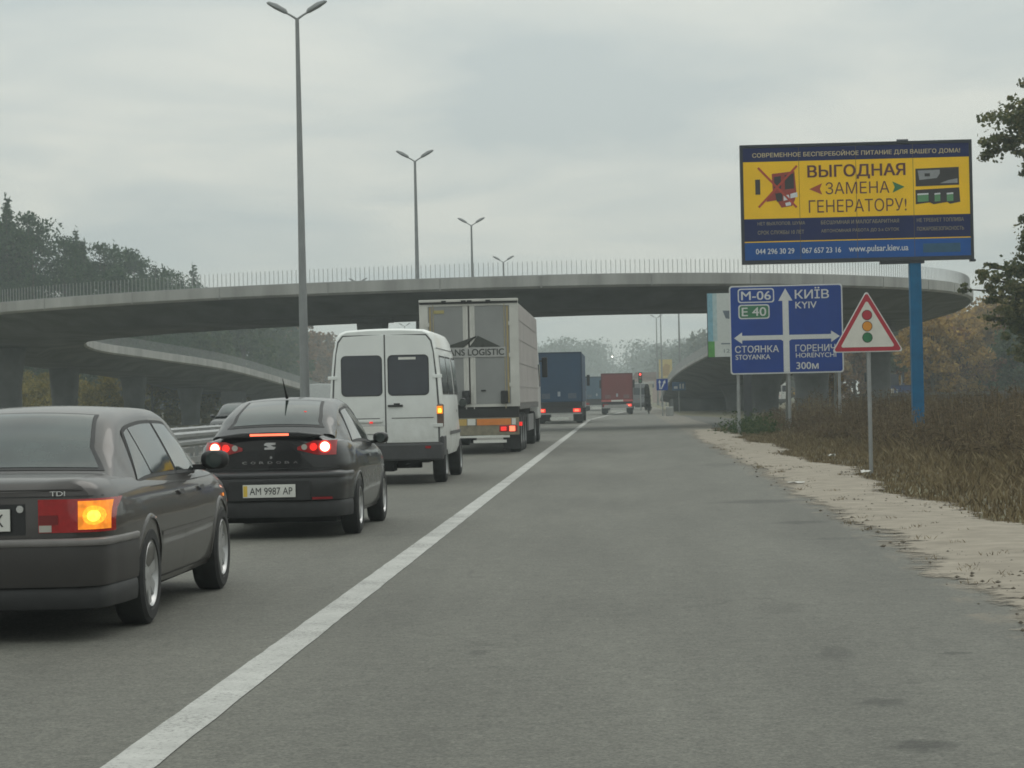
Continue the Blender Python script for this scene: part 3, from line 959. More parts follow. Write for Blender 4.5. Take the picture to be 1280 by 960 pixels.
        H_ = z1 - z0
        prof = [(-.05, z0), (-.006, z0 + .0), (.0, z0 + H_ * .12), (.004, z0 + H_ * .5), (.0, z1 - H_ * .18), (-.012, z1 - H_ * .04), (-.03, z1), (-.08, z1)]
        mb = MB(); vs, fs = [], []
        n, q = len(path), len(prof)
        for i in range(n):
            d = Vector(path[min(i + 1, n - 1)]) - Vector(path[max(i - 1, 0)]); d.normalize()
            nn = Vector((d.y, -d.x, 0))
            for o_, z in prof:
                vs.append((path[i][0] + nn.x * o_, path[i][1] + nn.y * o_, z))
        for i in range(n - 1):
            for j in range(q - 1):
                fs.append((i * q + j, i * q + j + 1, (i + 1) * q + j + 1, (i + 1) * q + j))
        return mb.add(vs, fs).build(name, m, root, smooth=45)

def arch_lip(c, root, cy, m, sg, wid=.022):
    R = c.wr + .052
    vs, fs = [], []
    n = 22
    for i in range(n):
        a = R_(-8 + 196 * i / (n - 1))
        for rr, o_ in ((R - .004, -.03), (R - .002, .010), (R + wid, .009), (R + wid + .012, -.004)):
            y, z = cy + rr * math.cos(a), c.wr + rr * math.sin(a)
            z = max(z, .2)
            vs.append((sg * (c.body_x(y, z) + o_), y, z))
    for i in range(n - 1):
        for j in range(3):
            fs.append((i * 4 + j, i * 4 + j + 1, i * 4 + j + 5, i * 4 + j + 4))
    return MB().add(vs, fs).build('arch_lip', m, root, smooth=50)
def seams(c, root, ys_, z0, z1, sg):
    for y in ys_:
        c.side(root, 'door_seam', DARK, y - .004, y + .004, z0, z1, .0025, sg, 3)
def disc(root, name, m, x, y, z, r, th=.012, n=20, sub=None):
    mb = MB()
    vs = [(x + r * math.cos(2 * math.pi * k / n), y, z + r * math.sin(2 * math.pi * k / n)) for k in range(n)]
    vs += [(a, y + th, b) for a, _, b in vs]
    fs = [tuple(range(n)), tuple(range(2 * n - 1, n - 1, -1))] + [(k, k + n, (k + 1) % n + n, (k + 1) % n) for k in range(n)]
    return mb.add(vs, fs).build(name, m, root, smooth=40)
def mirror(root, x, y, z, paint, sg, w_=.2, h_=.13):
    mb = MB(); vs, fs = [], []
    prof = [(0, .55), (.02, .9), (.06, 1.0), (.11, .8), (.14, .3)]
    n = 14
    for d, k in prof:
        for j in range(n):
            a = 2 * math.pi * j / n
            ca, sa = math.cos(a), math.sin(a)
            vs.append((x + sg * (w_ / 2) + w_ / 2 * k * math.copysign(abs(ca) ** .7, ca), y + d, z + h_ / 2 * k * math.copysign(abs(sa) ** .7, sa)))
    for i in range(len(prof) - 1):
        for j in range(n):
            fs.append((i * n + j, i * n + (j + 1) % n, (i + 1) * n + (j + 1) % n, (i + 1) * n + j))
    fs += [tuple(range(n)), tuple((len(prof) - 1) * n + j for j in range(n))[::-1]]
    mb.add(vs, fs)
    mb.box(min(x - sg * .06, x + sg * .04), max(x - sg * .06, x + sg * .04), y + .05, y + .1, z - h_ * .5, z - h_ * .22)
    o = mb.build('wing_mirror', paint, root, smooth=50)
    disc(o, 'mirror_glass', GLASS, x + sg * w_ / 2, y - .004, z, h_ * .40, .003)
    return o
def plate(root, s_, x, y, z, w_=.52, h_=.112, flag=True, m=INK):
    p = MB().box(x - w_ / 2 - .012, x + w_ / 2 + .012, y, y + .012, z - h_ / 2 - .01, z + h_ / 2 + .01).build('number_plate', WHITEP, root, bevel=.003)
    MB().box(x - w_ / 2 - .014, x + w_ / 2 + .014, y + .004, y + .016, z - h_ / 2 - .014, z + h_ / 2 + .014).build('plate_frame', DARK, p)
    x0 = x - w_ / 2
    if flag:
        MB().box(x0 - .006, x0 + .035, y - .002, y, z - h_ / 2, z + h_ / 2).build('plate_band', mat('plate_yellow', (.6, .42, .06), .5), p)
        x0 += .04
    if s_: text(s_, p, m, ((x0 + x + w_ / 2) / 2, y - .0025, z), (1, 0, 0), (0, 0, 1), (x + w_ / 2 - x0) * .92, h_ * .66, bold=0)
    return p

# ---- grey-brown saloon in front
PA = mat('taupe_metallic', (0.034, 0.029, 0.027), 0.34, 0.3, var=0.16, scale=1.4, coat=0.5)
PAD = mat('taupe_bumper', (0.026, 0.023, 0.022), 0.5, 0.1, var=0.12, scale=3)
dust(PA, .2, .95, .17); dust(PAD, .2, .75, .12)
wbA = (1.12, 3.81)
A_ = Car([(0.0, .66, .40, .885, .90), (.03, .755, .38, .925, .94), (.08, .80, .36, .945, .965), (.18, .838, .33, .95, .985), (.45, .872, .27, .955, 1.0), (1.1, .888, .22, .945, 1.0), (2.4, .89, .20, .93, .95),
          (3.4, .885, .20, .915, .95), (4.1, .86, .22, .86, .89), (4.55, .79, .28, .79, .82), (4.72, .68, .34, .70, .72)],
         dict(roof=[(.60, .97), (.72, 1.025), (1.05, 1.215), (1.34, 1.335), (1.56, 1.372), (2.1, 1.395), (2.7, 1.385), (3.0, 1.33), (3.35, 1.15), (3.72, .94)],
              belt=[(.5, .89), (2.0, .885), (3.8, .86)], width=[(.6, .80), (1.0, .83), (2.3, .845), (3.0, .83), (3.8, .76)], tumble=.20, hmax=.5), wbA, .315)
def saloon_a():
    r = thing('sedan_car', (-3.93, 13.72, 0), 'grey brown sedan cut off by the left edge, right rear indicator glowing amber', 'car')
    A_.body(r, PA)
    A_.greenhouse(r, PA)
    A_.bumper(r, PAD, .335, .625, .055, wbA[0] - .38)
    A_.bumper(r, mat('bumper_strip', (.19, .18, .175), .4, .1), .575, .622, .062, wbA[0] - .385, name='bumper_strip')
    A_.bumper(r, DARK, .20, .345, .03, wbA[0] - .40, name='rear_apron', zref=.48)
    seal = A_.patch(r, 'rear_window', GLASS, .70, 1.37, 2.05, 2.99, .006, both=True, ny=20)
    A_.patch(seal, 'window_trim', DARK, .67, 1.40, 2.0, 2.99, .003, both=True, ny=20)
    for sg in (1, -1):
        mr = sg < 0
        for (ya, yb) in ((lambda t: 1.06 + .30 * t, 1.50), (1.535, 2.27), (2.345, lambda t: 3.42 - .62 * t)):
            fa = ya if callable(ya) else (lambda t, v=ya: v)
            fb = yb if callable(yb) else (lambda t, v=yb: v)
            g = A_.patch(r, 'side_window', GLASS, fa, fb, .17, .96, .006, mirror=mr)
            A_.patch(g, 'window_trim', DARK, lambda t, f=fa: f(t) - .028, lambda t, f=fb: f(t) + .028, .11, 1.06, .003, mirror=mr)
        seams(A_, r, (1.52, 2.31, 3.42), .30, .93, sg)
        A_.side(r, 'rub_strip', mat('taupe_strip', (.10, .095, .09), .45), 1.50, 3.42, .545, .572, .006, sg, 14)
        A_.side(r, 'sill_line', DARK, 1.5, 3.45, .262, .270, .003, sg, 10)
        for y in (2.13, 2.92):
            A_.side(r, 'door_handle', PAD, y, y + .16, .79, .825, .02, sg, 5)
        A_.side(r, 'shoulder_crease', PAD, 1.3, 4.0, .872, .878, .003, sg, 14)
        mirror(r, sg * .86, 3.02, 1.0, DARK, sg, .21, .14)
        for cy in wbA:
            wheel(r, sg * .79, cy, .318, .20, sg, spokes=7)
            arch_lip(A_, r, cy, PA, sg)
    A_.side(r, 'side_marker', AMBON, 3.93, 4.02, .70, .725, .008, 1, 4)
    A_.patch(r, 'windscreen', GLASS, 2.98, 3.60, 2.08, 2.99, .006, both=True)
    # lamp clusters
    for sg in (1, -1):
        x = lambda v: sg * v
        b = A_.rear(r, 'tail_light', REDL, x(.44), x(.845), .655, .855, .012, 24)
        if sg > 0:
            A_.rear(b, 'indicator', AMBON, x(.675), x(.828), .672, .842, .018)
            el = lambda t: math.sqrt(max(0, 1 - (2 * t - 1) ** 2))
            A_.rear(b, 'indicator_glow', AMBON2, x(.70), x(.81), lambda t: .755 - .058 * el(t), lambda t: .755 + .058 * el(t), .0205, 18)
            A_.rear(b, 'indicator_bulb', AMBHOT, x(.725), x(.785), lambda t: .752 - .034 * el(t), lambda t: .752 + .034 * el(t), .023, 16)
        else:
            A_.rear(b, 'indicator', mat('amber_lens', (.5, .17, .02), .2, coat=.5), x(.585), x(.765), .675, .84, .018)
        A_.rear(b, 'reverse_lamp', CLEARL, x(.445), x(.52), .66, .70, .017)
        A_.rear(b, 'lens_bar', mat('dark_red_lens', (.16, .008, .01), .2, coat=.5), x(.445), x(.56), .705, .76, .016)
    A_.rear(r, 'trunk_seam', DARK, -.80, .80, .868, .874, .004, 30)
    A_.rear(r, 'trunk_lip', PAD, -.70, .70, .905, .915, .006, 30)
    A_.rear(r, 'plate_recess', DARK, -.36, .36, .645, .83, .004, 12)
    pa_ = plate(r, '', 0, -.022, .735, flag=False)
    text('BX', pa_, INK, (.175, -.0245, .735), (1, 0, 0), (0, 0, 1), .115, .074)
    for x in (-.31, .33):
        disc(r, 'badge_lamp', CHROME, x, -.014, .80, .022)
    text('TDI', r, CHROME, (.56, A_.y_rear(.56, .89) - .012, .889), (1, .04, 0), (0, 0, 1), .09, .028, name='badge_lettering', bold=.02)
    MB().box(-.30, .08, .80, .84, 1.05, 1.075).build('high_brake_light', HOTR, r)
    disc(r, 'fuel_flap', PA, 0, 0, 0, .001) if False else None
    ex = MB().tube([(-.45, -.03, .26), (-.45, .5, .26)], .03, 10).build('exhaust_pipe', STEEL, r)
    # the glass is opaque; the belly pan closes the shell
    MB().box(-.70, .70, .25, 4.3, .17, .24).build('belly_pan', UNDER, r)
    return r
carA = saloon_a()

# ---- black saloon
PB = mat('black_paint', (0.008, 0.008, 0.0095), 0.25, 0.0, var=0.25, scale=2.0, coat=0.4)
PBD = mat('black_bumper', (0.010, 0.010, 0.0115), 0.35, 0.0, var=0.2, scale=3, coat=.3)
dust(PB, .2, .9, .12); dust(PBD, .2, .75, .10)
wbB = (.80, 3.26)
B_ = Car([(0.0, .56, .40, .93, 1.02), (.025, .63, .38, .965, 1.065), (.07, .685, .36, .985, 1.085), (.16, .74, .33, 1.0, 1.095), (.38, .80, .28, 1.0, 1.10), (.8, .835, .22, .985, 1.09), (1.8, .845, .19, .955, 1.0),
          (2.8, .845, .19, .925, .96), (3.4, .83, .21, .87, .92), (3.9, .77, .26, .79, .82), (4.1, .66, .32, .70, .72)],
         dict(roof=[(.30, 1.07), (.42, 1.13), (.75, 1.28), (1.1, 1.375), (1.45, 1.43), (1.9, 1.445), (2.35, 1.415), (2.7, 1.31), (3.0, 1.17), (3.3, .98)],
              belt=[(.3, .95), (1.2, .93), (3.3, .85)], width=[(.3, .70), (.7, .77), (1.6, .80), (2.6, .79), (3.3, .72)], tumble=.235, hmax=.52), wbB, .30)
def saloon_b():
    r = thing('sedan_car', (-3.63, 23.82, 0), 'black sedan with round bright red brake lamps, behind the white van', 'car', 0)
    B_.body(r, PB, .05)
    B_.greenhouse(r, PB)
    B_.bumper(r, PBD, .40, .70, .05, wbB[0] - .36, bulge=.05)
    B_.bumper(r, mat('bumper_ledge', (.03, .03, .033), .3, coat=.4), .625, .69, .058, wbB[0] - .365, name='bumper_ledge', bulge=.05)
    B_.bumper(r, DARK, .225, .41, .03, wbB[0] - .38, name='rear_apron', bulge=.05, zref=.55)
    MB().box(-.42, .42, -.108, -.06, .405, .60).build('plate_recess', DARK, r)
    g = B_.patch(r, 'rear_window', GLASS, .47, 1.24, 2.10, 2.99, .006, both=True, ny=20)
    B_.patch(g, 'window_trim', DARK, .43, 1.28, 2.02, 2.99, .003, both=True, ny=20)
    for sg in (1, -1):
        mr = sg < 0
        for (fa, fb) in ((lambda t: .86 + .42 * t, lambda t: 1.82 - .04 * t), (lambda t: 1.90 - .04 * t, lambda t: 2.98 - .55 * t)):
            p = B_.patch(r, 'side_window', GLASS, fa, fb, .19, .96, .006, mirror=mr)
            B_.patch(p, 'window_trim', DARK, lambda t, f=fa: f(t) - .03, lambda t, f=fb: f(t) + .03, .12, 1.06, .003, mirror=mr)
        seams(B_, r, (1.86, 3.0), .28, .93, sg)
        seams(B_, r, (1.05,), .55, .95, sg)
        B_.side(r, 'sill_line', DARK, 1.15, 2.95, .25, .258, .003, sg, 10)
        for y in (1.66, 2.62):
            B_.side(r, 'door_handle', PBD, y, y + .15, .80, .83, .02, sg, 5)
        mirror(r, sg * .785, 2.58, .985, PBD, sg, .18, .13)
        for cy in wbB:
            wheel(r, sg * .75, cy, .30, .19, sg, spokes=6)
            arch_lip(B_, r, cy, PB, sg, .012)
        # pointed lamp cluster
        lo = lambda t: .945 - .02 - .065 * t if sg > 0 else .945 - .02 - .065 * t
        z0 = lambda t: .915 - .055 * min(1, t * 1.8)
        z1 = lambda t: .945 + .065 * min(1, t * 2.2)
        c = B_.rear(r, 'tail_light', REDL, sg * .285, sg * .67, z0, z1, .014, 26)
        for xx, rr, m, nm in ((.572, .05, HOT, 'brake_lamp'), (.455, .040, REDON, 'tail_lamp'), (.36, .030, CLEARL, 'reverse_lamp')):
            zz = .945
            yv = B_.y_rear(xx, zz)
            d = disc(c, nm, m, 0, 0, 0, rr, .014)
            e = (B_.y_rear(xx + .03, zz) - B_.y_rear(xx - .03, zz)) / .06
            d.location = (sg * xx, yv - .034, zz); d.rotation_euler = (0, 0, sg * math.atan(e) * .8)
            if nm == 'brake_lamp':
                q = disc(c, 'lamp_halo', REDON, 0, 0, 0, rr * 1.3, .010)
                q.location = (sg * xx, yv - .028, zz); q.rotation_euler = d.rotation_euler
        B_.rear(r, 'bumper_reflector', mat('dim_red_reflector', (.25, .015, .02), .3), sg * .44, sg * .60, .405, .43, .085)
    B_.patch(r, 'windscreen', GLASS, 2.42, 3.16, 2.08, 2.99, .006, both=True)
    sp = MB().prism([(-.56, 1.07), (-.3, 1.103), (0, 1.11), (.3, 1.103), (.56, 1.07), (.5, 1.045), (0, 1.05), (-.5, 1.045)], -.03, .12).build('trunk_spoiler', PB, r, bevel=.014)
    MB().box(-.20, .20, -.04, -.028, 1.066, 1.088).build('high_brake_light', HOTR, sp)
    # winged S emblem and model letters
    e = MB().prism([(-.055, .925), (.04, .925), (.058, .94), (.058, .952), (-.03, .958), (-.03, .966), (.058, .972), (.058, .995), (-.04, .995), (-.058, .98), (-.058, .966), (.03, .957), (.03, .95), (-.055, .945)], -.016, -.004)
    e.build('emblem', mat('brushed_chrome', (.6, .6, .6), .3, .8), r)
    for k, ch in enumerate('CORDOBA'):
        xx = -.265 + k * .088
        text(ch, r, CHROME, (xx, B_.y_rear(xx, .79) - .006, .79), (1, 0, 0), (0, 0, 1), .046, .024, name='badge_letter', bold=.01)
    disc(r, 'trunk_lock', CHROME, .01, -.012, .842, .014)
    B_.rear(r, 'trunk_seam', DARK, -.70, .70, .722, .728, .004, 26)
    plate(r, 'AM 9987 AP', 0, -.122, .50)
    MB().tube([(0, 1.30, 1.46), (0, 1.22, 1.505), (0, 1.0, 1.66)], [.018, .012, .004], 8).build('roof_antenna', DARK, r)
    MB().box(-.65, .65, .2, 3.8, .16, .23).build('belly_pan', UNDER, r)
    MB().tube([(-.5, .02, .23), (-.5, .5, .23)], .032, 10).build('exhaust_pipe', STEEL, r)
    disc(r, 'glowing_sticker', REDON, .27, .76, 1.29, .022)  # red dot that glows through the lit lens material, though no lamp
    return r
carB = saloon_b()

# oncoming dark saloon beyond the median: the same body, other paint, nose towards us
oc = copy_tree(carB)
oc.location = (-13.9, 86, 0); oc.rotation_euler = (0, 0, math.pi)
oc['label'] = 'dark oncoming car beyond the median, its pale windscreen seen over the guard rail'
for ch in list(oc.children):
    if any(k in ch.name for k in ('high_brake', 'sticker', 'lettering')):
        for g in list(ch.children): bpy.data.objects.remove(g)
        bpy.data.objects.remove(ch)

# ------------------------------------------------------------------ vans
def loft_rows(rows, caps=True):
    mb = MB(); vs, fs = [], []
    m = len(rows[0])
    for r in rows: vs += r
    for i in range(len(rows) - 1):
        for k in range(m):
            fs.append((i * m + k, i * m + (k + 1) % m, (i + 1) * m + (k + 1) % m, (i + 1) * m + k))
    if caps:
        fs.append(tuple(range(m))); fs.append(tuple((len(rows) - 1) * m + k for k in range(m))[::-1])
    return mb.add(vs, fs)
VANP = [(0, .42), (.80, .42), (.90, .46), (.945, .60), (.955, .95), (.945, 1.35), (.915, 1.75), (.875, 2.15), (.86, 2.27), (.845, 2.30), (.815, 2.44), (.765, 2.535), (.66, 2.585), (.3, 2.605), (0, 2.61)]
def van_x(z):
    P = VANP[1:13]
    return float(np.interp(z, [p[1] for p in P], [p[0] for p in P]))
def van(loc, label, paint, cat='van', full=True, rz=0, name='panel_van'):
    r = thing(name, loc, label, cat, rz)
    def row(y, sx, sz, z0=.42, cut=None):
        h = [(x * sx, y, min(z0 + (z - .42) * sz, cut or 9)) for x, z in VANP]
        return h + [(-x, yv, z) for x, yv, z in h[-2:0:-1]]
    rows = [row(0.0, .955, .985), row(.02, .975, .992), row(.07, 1, 1), row(3.3, 1, 1), row(3.9, .985, .985), row(4.25, .96, .80), row(4.7, .95, .52), row(4.95, .93, .36), row(5.4, .86, .28), row(5.55, .78, .2)]
    o = loft_rows(rows).build('body', [paint, UNDER], r, smooth=30)
    cb = MB()
    for cy in (1.02, 4.57):
        for sg in (-1, 1):
            cb.lathe_x([(sg * .55, 0), (sg * .55, .43), (sg * 1.2, .43), (sg * 1.2, 0)], 0, cy, .34, 32)
    cut = cb.build('cutter', UNDER)
    bm = bmesh.new(); bm.from_mesh(cut.data); bmesh.ops.remove_doubles(bm, verts=bm.verts, dist=1e-5); bmesh.ops.recalc_face_normals(bm, faces=bm.faces); bm.to_mesh(cut.data); bm.free()
    cut.data.materials.clear(); cut.data.materials.append(paint); cut.data.materials.append(UNDER)
    cut.data.polygons.foreach_set('material_index', [1] * len(cut.data.polygons))
    md = o.modifiers.new('arch', 'BOOLEAN'); md.operation = 'DIFFERENCE'; md.object = cut; md.solver = 'EXACT'
    me = bpy.data.meshes.new_from_object(o.evaluated_get(bpy.context.evaluated_depsgraph_get()))
    o.modifiers.clear(); o.data = me
    me.polygons.foreach_set('use_smooth', [True] * len(me.polygons)); me.set_sharp_from_angle(angle=R_(30))
    cm = cut.data; bpy.data.objects.remove(cut); bpy.data.meshes.remove(cm)
    def sidep(nm, m, y0, y1, z0, z1, off, sg, par=None, k=6):
        vs, fs = [], []
        for j in range(k):
            z = z0 + (z1 - z0) * j / (k - 1)
            vs += [(sg * (van_x(z) + off), y0, z), (sg * (van_x(z) + off), y1, z)]
        for j in range(k - 1): fs.append((2 * j, 2 * j + 1, 2 * j + 3, 2 * j + 2))
        return MB().add(vs, fs).build(nm, m, par or r, smooth=60)
    def rrect(x0, x1, z0, z1, rad, n=5):
        P = []
        for cx, cz, a0 in ((x1 - rad, z1 - rad, 0), (x0 + rad, z1 - rad, 90), (x0 + rad, z0 + rad, 180), (x1 - rad, z0 + rad, 270)):
            P += [(cx + rad * math.cos(R_(a0 + 90 * k / n)), cz + rad * math.sin(R_(a0 + 90 * k / n))) for k in range(n + 1)]
        return P
    SE = mat('van_seam', (.10, .10, .10), .8)
    # rear doors
    for sg in (-1, 1):
        d = MB().prism([(sg * .012, .70), (sg * .87, .70), (sg * .87, 1.3), (sg * .845, 1.75), (sg * .805, 2.2), (sg * .765, 2.38), (sg * .69, 2.48), (sg * .012, 2.505)], -.016, .01).build('rear_door', paint, r, bevel=.006)
        f = MB().prism(rrect(min(sg * .06, sg * .72), max(sg * .06, sg * .72), 1.50, 2.15, .07), -.024, -.014).build('rear_window', TINT, d)
        MB().prism(rrect(min(sg * .045, sg * .735), max(sg * .045, sg * .735), 1.485, 2.165, .08), -.0205, -.013).build('window_seal', DARK, f)
        MB().box(min(sg * .10, sg * .80), max(sg * .10, sg * .80), -.021, -.012, 1.105, 1.118).build('door_crease', SE, d)
        for zh in (1.80, .98):
            MB().box(min(sg * .80, sg * .955), max(sg * .80, sg * .955), -.035, -.01, zh - .03, zh + .03).build('hinge', paint, d, bevel=.008)
    MB().prism([(-.90, .69), (.90, .69), (.90, 1.3), (.875, 1.75), (.825, 2.2), (.79, 2.4), (.70, 2.505), (-.70, 2.505), (-.79, 2.4), (-.825, 2.2), (-.875, 1.75), (-.90, 1.3)], -.004, .012).build('door_gap', SE, r)
    h = MB().box(.04, .29, -.05, -.014, 1.30, 1.335).build('door_handle', DARK, r, bevel=.008)
    MB().box(.14, .24, -.03, -.014, 1.335, 1.36).build('handle_mount', DARK, h)
    MB().box(-.52, -.06, -.045, -.014, 1.045, 1.085).build('plate_light_bar', paint, r, bevel=.006)
    MB().box(-.27, -.215, -.056, -.044, 1.03, 1.06).build('plate_light', REDON, r)
    plate(r, '', -.28, -.03, .92, .5, .11, flag=False) if full else None
    for sg in (-1, 1):
        t = MB().box(min(sg * .845, sg * .965), max(sg * .845, sg * .965), -.02, .09, .945, 1.335).build('tail_light', mat('smoked_lens', (.12, .075, .06), .2, coat=.5), r, bevel=.02)
        MB().box(min(sg * .855, sg * .955), max(sg * .855, sg * .955), -.028, -.016, 1.17, 1.30).build('indicator', AMBON if (sg > 0 and full) else REDL, t, bevel=.006)
        if sg > 0 and full:
            MB().box(.875, .935, -.034, -.024, 1.19, 1.26).build('indicator_bulb', AMBHOT, t, bevel=.006)
        MB().box(min(sg * .66, sg * .75), max(sg * .66, sg * .75), -.098, -.09, .60, .64).build('bumper_reflector', REDL, r)
        # side glass, drip line, rub strip
        for (a, b) in ((.35, 1.55), (1.68, 2.75), (3.05, 3.85)):
            g = sidep('side_window', TINT, a, b, 1.52, 2.12, .006, sg)
            sidep('window_seal', DARK, a - .03, b + .03, 1.49, 2.15, .003, sg, g)
        sidep('roof_gutter', SE, .02, 3.9, 2.262, 2.276, .006, sg, k=2)
        sidep('rub_strip', SE, 1.5, 4.1, .80, .86, .012, sg, k=3)
        for y in (1.64, 2.88):
            sidep('door_seam', SE, y - .005, y + .005, .50, 2.2, .003, sg)
        sidep('door_handle', DARK, 2.98, 3.12, 1.18, 1.22, .02, sg, k=2)
        mirror(r, sg * .955, 4.12, 1.34, DARK, sg, .11, .18)
        for cy in (1.02, 4.57):
            wheel(r, sg * .82, cy, .34, .22, sg, spokes=8, rim_r=.21, steel=True)
    if full:
        MB().box(.23, .52, -.0265, -.024, 2.085, 2.125).build('window_sticker', WHITEP, r)
    BU = mat('grey_bumper', (.045, .045, .047), .6, var=.2)
    MB().box(-.95, .95, -.09, .12, .40, .69).build('bumper', BU, r, bevel=.035)
    MB().box(.88, .962, .0, .62, .47, .80).build('bumper_corner', BU, r, bevel=.02)
    MB().box(-.962, -.88, .0, .62, .47, .80).build('bumper_corner', BU, r, bevel=.02)
    MB().box(-.62, .1, .12, .75, .22, .45).tube([(.3, .1, .36), (.3, .9, .36)], .035, 8).box(-.5, .5, .9, 1.1, .25, .40).build('underbody', UNDER, r)
    MB().box(-.7, .7, .1, 5.2, .36, .43).build('belly_pan', UNDER, r)
    MB().add([(-.78, 3.98, 2.32), (.78, 3.98, 2.32), (.84, 4.75, 1.42), (-.84, 4.75, 1.42)], [(0, 1, 2, 3)]).build('windscreen', TINT, r)
    return r
VW = mat('white_van_paint', (0.72, 0.74, 0.72), 0.4, 0, var=0.06, scale=1.6, coat=.3)
dust(VW, .45, 1.7, .5, (.24, .225, .19))
van((-3.92, 38.55, 0), 'white high roof van with two dark rear windows, in the queue behind the white trailer', VW)

# ------------------------------------------------------------------ lorries
def lorry_wheels(root, ys_, r=.5, half=1.02, steel=True):
    for y in ys_:
        for sg in (-1, 1):
            wheel(root, sg * half, y, r, .34, sg, spokes=10, rim_r=.29, steel=True)
def cab(root, y, col, h=3.0, wd=2.46):
    cbm = mat('cab_paint_%d' % int(col[0] * 1000 + col[2] * 100), col, .4, coat=.3)
    P = [(-wd / 2, .75), (wd / 2, .75), (wd / 2, 1.9), (wd / 2 - .08, h - .3), (wd / 2 - .3, h), (-wd / 2 + .3, h), (-wd / 2 + .08, h - .3), (-wd / 2, 1.9)]
    c = MB().prism(P, y, y + 2.1).build('tractor_cab', cbm, root, bevel=.06)
    for sg in (-1, 1):
        MB().box(min(sg * (wd / 2 + .06), sg * (wd / 2 + .24)), max(sg * (wd / 2 + .06), sg * (wd / 2 + .24)), y + 1.95, y + 2.12, 2.05, 2.70).build('wing_mirror', DARK, c, bevel=.03)
        MB().box(min(sg * wd * .4, sg * (wd / 2 + .12)), max(sg * wd * .4, sg * (wd / 2 + .12)), y + 2.0, y + 2.05, 2.55, 2.6).build('mirror_arm', DARK, c)
        MB().box(min(sg * (wd / 2 - .03), sg * (wd / 2 + .006)), max(sg * (wd / 2 - .03), sg * (wd / 2 + .006)), y + .8, y + 1.8, 1.75, 2.45).build('side_window', TINT, c)
    MB().box(-wd / 2 + .15, wd / 2 - .15, y + 2.09, y + 2.115, 1.7, 2.55).build('windscreen', TINT, c)
    MB().box(-.5, .5, y - 1.2, y + 2.0, .55, .85).build('chassis', UNDER, root)
    return c
def trailer():
    r = thing('semi_trailer_truck', (-3.80, 58.5, 0), 'tall white and grey semi trailer with a dark roof shaped logo on its rear doors', 'truck')
    WH = mat('dirty_white_frame', (.50, .495, .46), .55, var=.14, scale=1.2)
    DG = mat('grey_door_panel', (.235, .24, .235), .55, var=.12, scale=.9)
    CUR = mat('pinkish_grey_curtain', (.36, .335, .32), .65, var=.12, scale=1.0, bump=.35, bscale=2.5)
    MB().box(-1.235, 1.235, .14, 13.5, 1.27, 3.84).build('cargo_box', CUR, r, bevel=.03)
    fr = MB().box(-1.25, -1.03, 0, .14, 1.2, 3.86).box(1.03, 1.25, 0, .14, 1.2, 3.86).box(-1.03, 1.03, 0.006, .14, 3.76, 3.86).box(-1.03, 1.03, .006, .14, 1.2, 1.27)
    fr.build('rear_frame', WH, r)
    MB().box(-1.255, 1.255, -.05, .2, 3.865, 3.93).build('roof_rail', WH, r, bevel=.012)
    MB().box(-1.24, 1.24, -.02, .12, 3.815, 3.866).build('roof_gap', DARK, r)
    hd = None
    for x in (-.62, -.12, .03, .5):
        o = MB().box(x - .06, x + .06, -.07, -.045, 3.85, 3.90).build('roof_hinge', DARK, r)
    for sg in (-1, 1):
        x0, x1 = sorted((sg * .02, sg * 1.028))
        d = MB().box(x0, x1, .02, .10, 1.275, 3.755).build('rear_door', DG, r)
        a, b = sorted((sg * .02, sg * .15))
        MB().box(a, b, .012, .03, 1.28, 3.75).build('door_edge', WH, d)
        for xx, mm in ((.10, WH), (.90, mat('yellowed_steel', (.36, .31, .2), .5, .2))):
            MB().tube([(sg * xx, .013, 1.15), (sg * xx, .013, 3.80)], .012, 8).build('lock_bar', mm, d, smooth=40)
        MB().box(min(sg * .955, sg * 1.0), max(sg * .955, sg * 1.0), .008, .02, 1.3, 3.74).build('door_seal', mat('ochre_seal', (.33, .26, .13), .6), d)
        for z in (1.75, 2.5, 3.3):
            MB().box(min(sg * 1.0, sg * 1.1), max(sg * 1.0, sg * 1.1), -.012, .02, z - .05, z + .05).build('hinge', WH, d)
    MB().box(-.88, -.62, .005, .02, 3.58, 3.66).build('door_sticker', mat('ochre_sticker', (.35, .3, .12), .6), r)
    MB().box(-.2, .0, -.11, 0.005, 1.28, 1.62).build('buffer', DARK, r, bevel=.02)
    MB().box(.78, .96, -.11, 0.005, 1.28, 1.60).build('buffer', DARK, r, bevel=.02)
    MB().box(.28, .40, -.01, .02, 1.60, 1.63).build('door_catch', DARK, r)
    # logo
    LG = mat('dark_logo_print', (.045, .048, .042), .6)
    MB().prism([(-.66, 2.715), (-.13, 2.715), (.14, 2.98), (.21, 3.0)], -.006, .011).build('logo', LG, r)
    MB().prism([(.0, 2.715), (.80, 2.715), (.225, 3.0), (.17, 2.93)], -.006, .011).build('logo', LG, r)
    LB = mat('pale_logo_band', (.36, .36, .35), .6)
    MB().box(-.9, .92, -.003, .014, 2.46, 2.705).build('logo_band', LB, r)
    text('TRANS LOGISTIC', r, LG, (.05, -.006, 2.585), (1, 0, 0), (0, 0, 1), 1.66, .16, bold=.02)
    # rear bumper assembly
    MB().box(-1.22, 1.22, .05, .25, .92, 1.19).build('rear_crossbeam', DARK, r)
    bp = MB().box(-1.22, 1.22, -.02, .14, .48, .92).build('bumper', mat('grimy_bumper', (.20, .18, .13), .7, var=.3), r, bevel=.015)
    ORG = mat('orange_reflector', (.62, .20, .035), .45, var=.08)
    RRED = mat('red_reflector', (.4, .03, .03), .4)
    for (a, b, m) in ((-1.15, -.10, mat('yellow_reflector', (.48, .33, .10), .5)), (.16, 1.02, ORG)):
        MB().box(a, b, -.03, -.018, .735, .895).build('reflector_plate', m, bp)
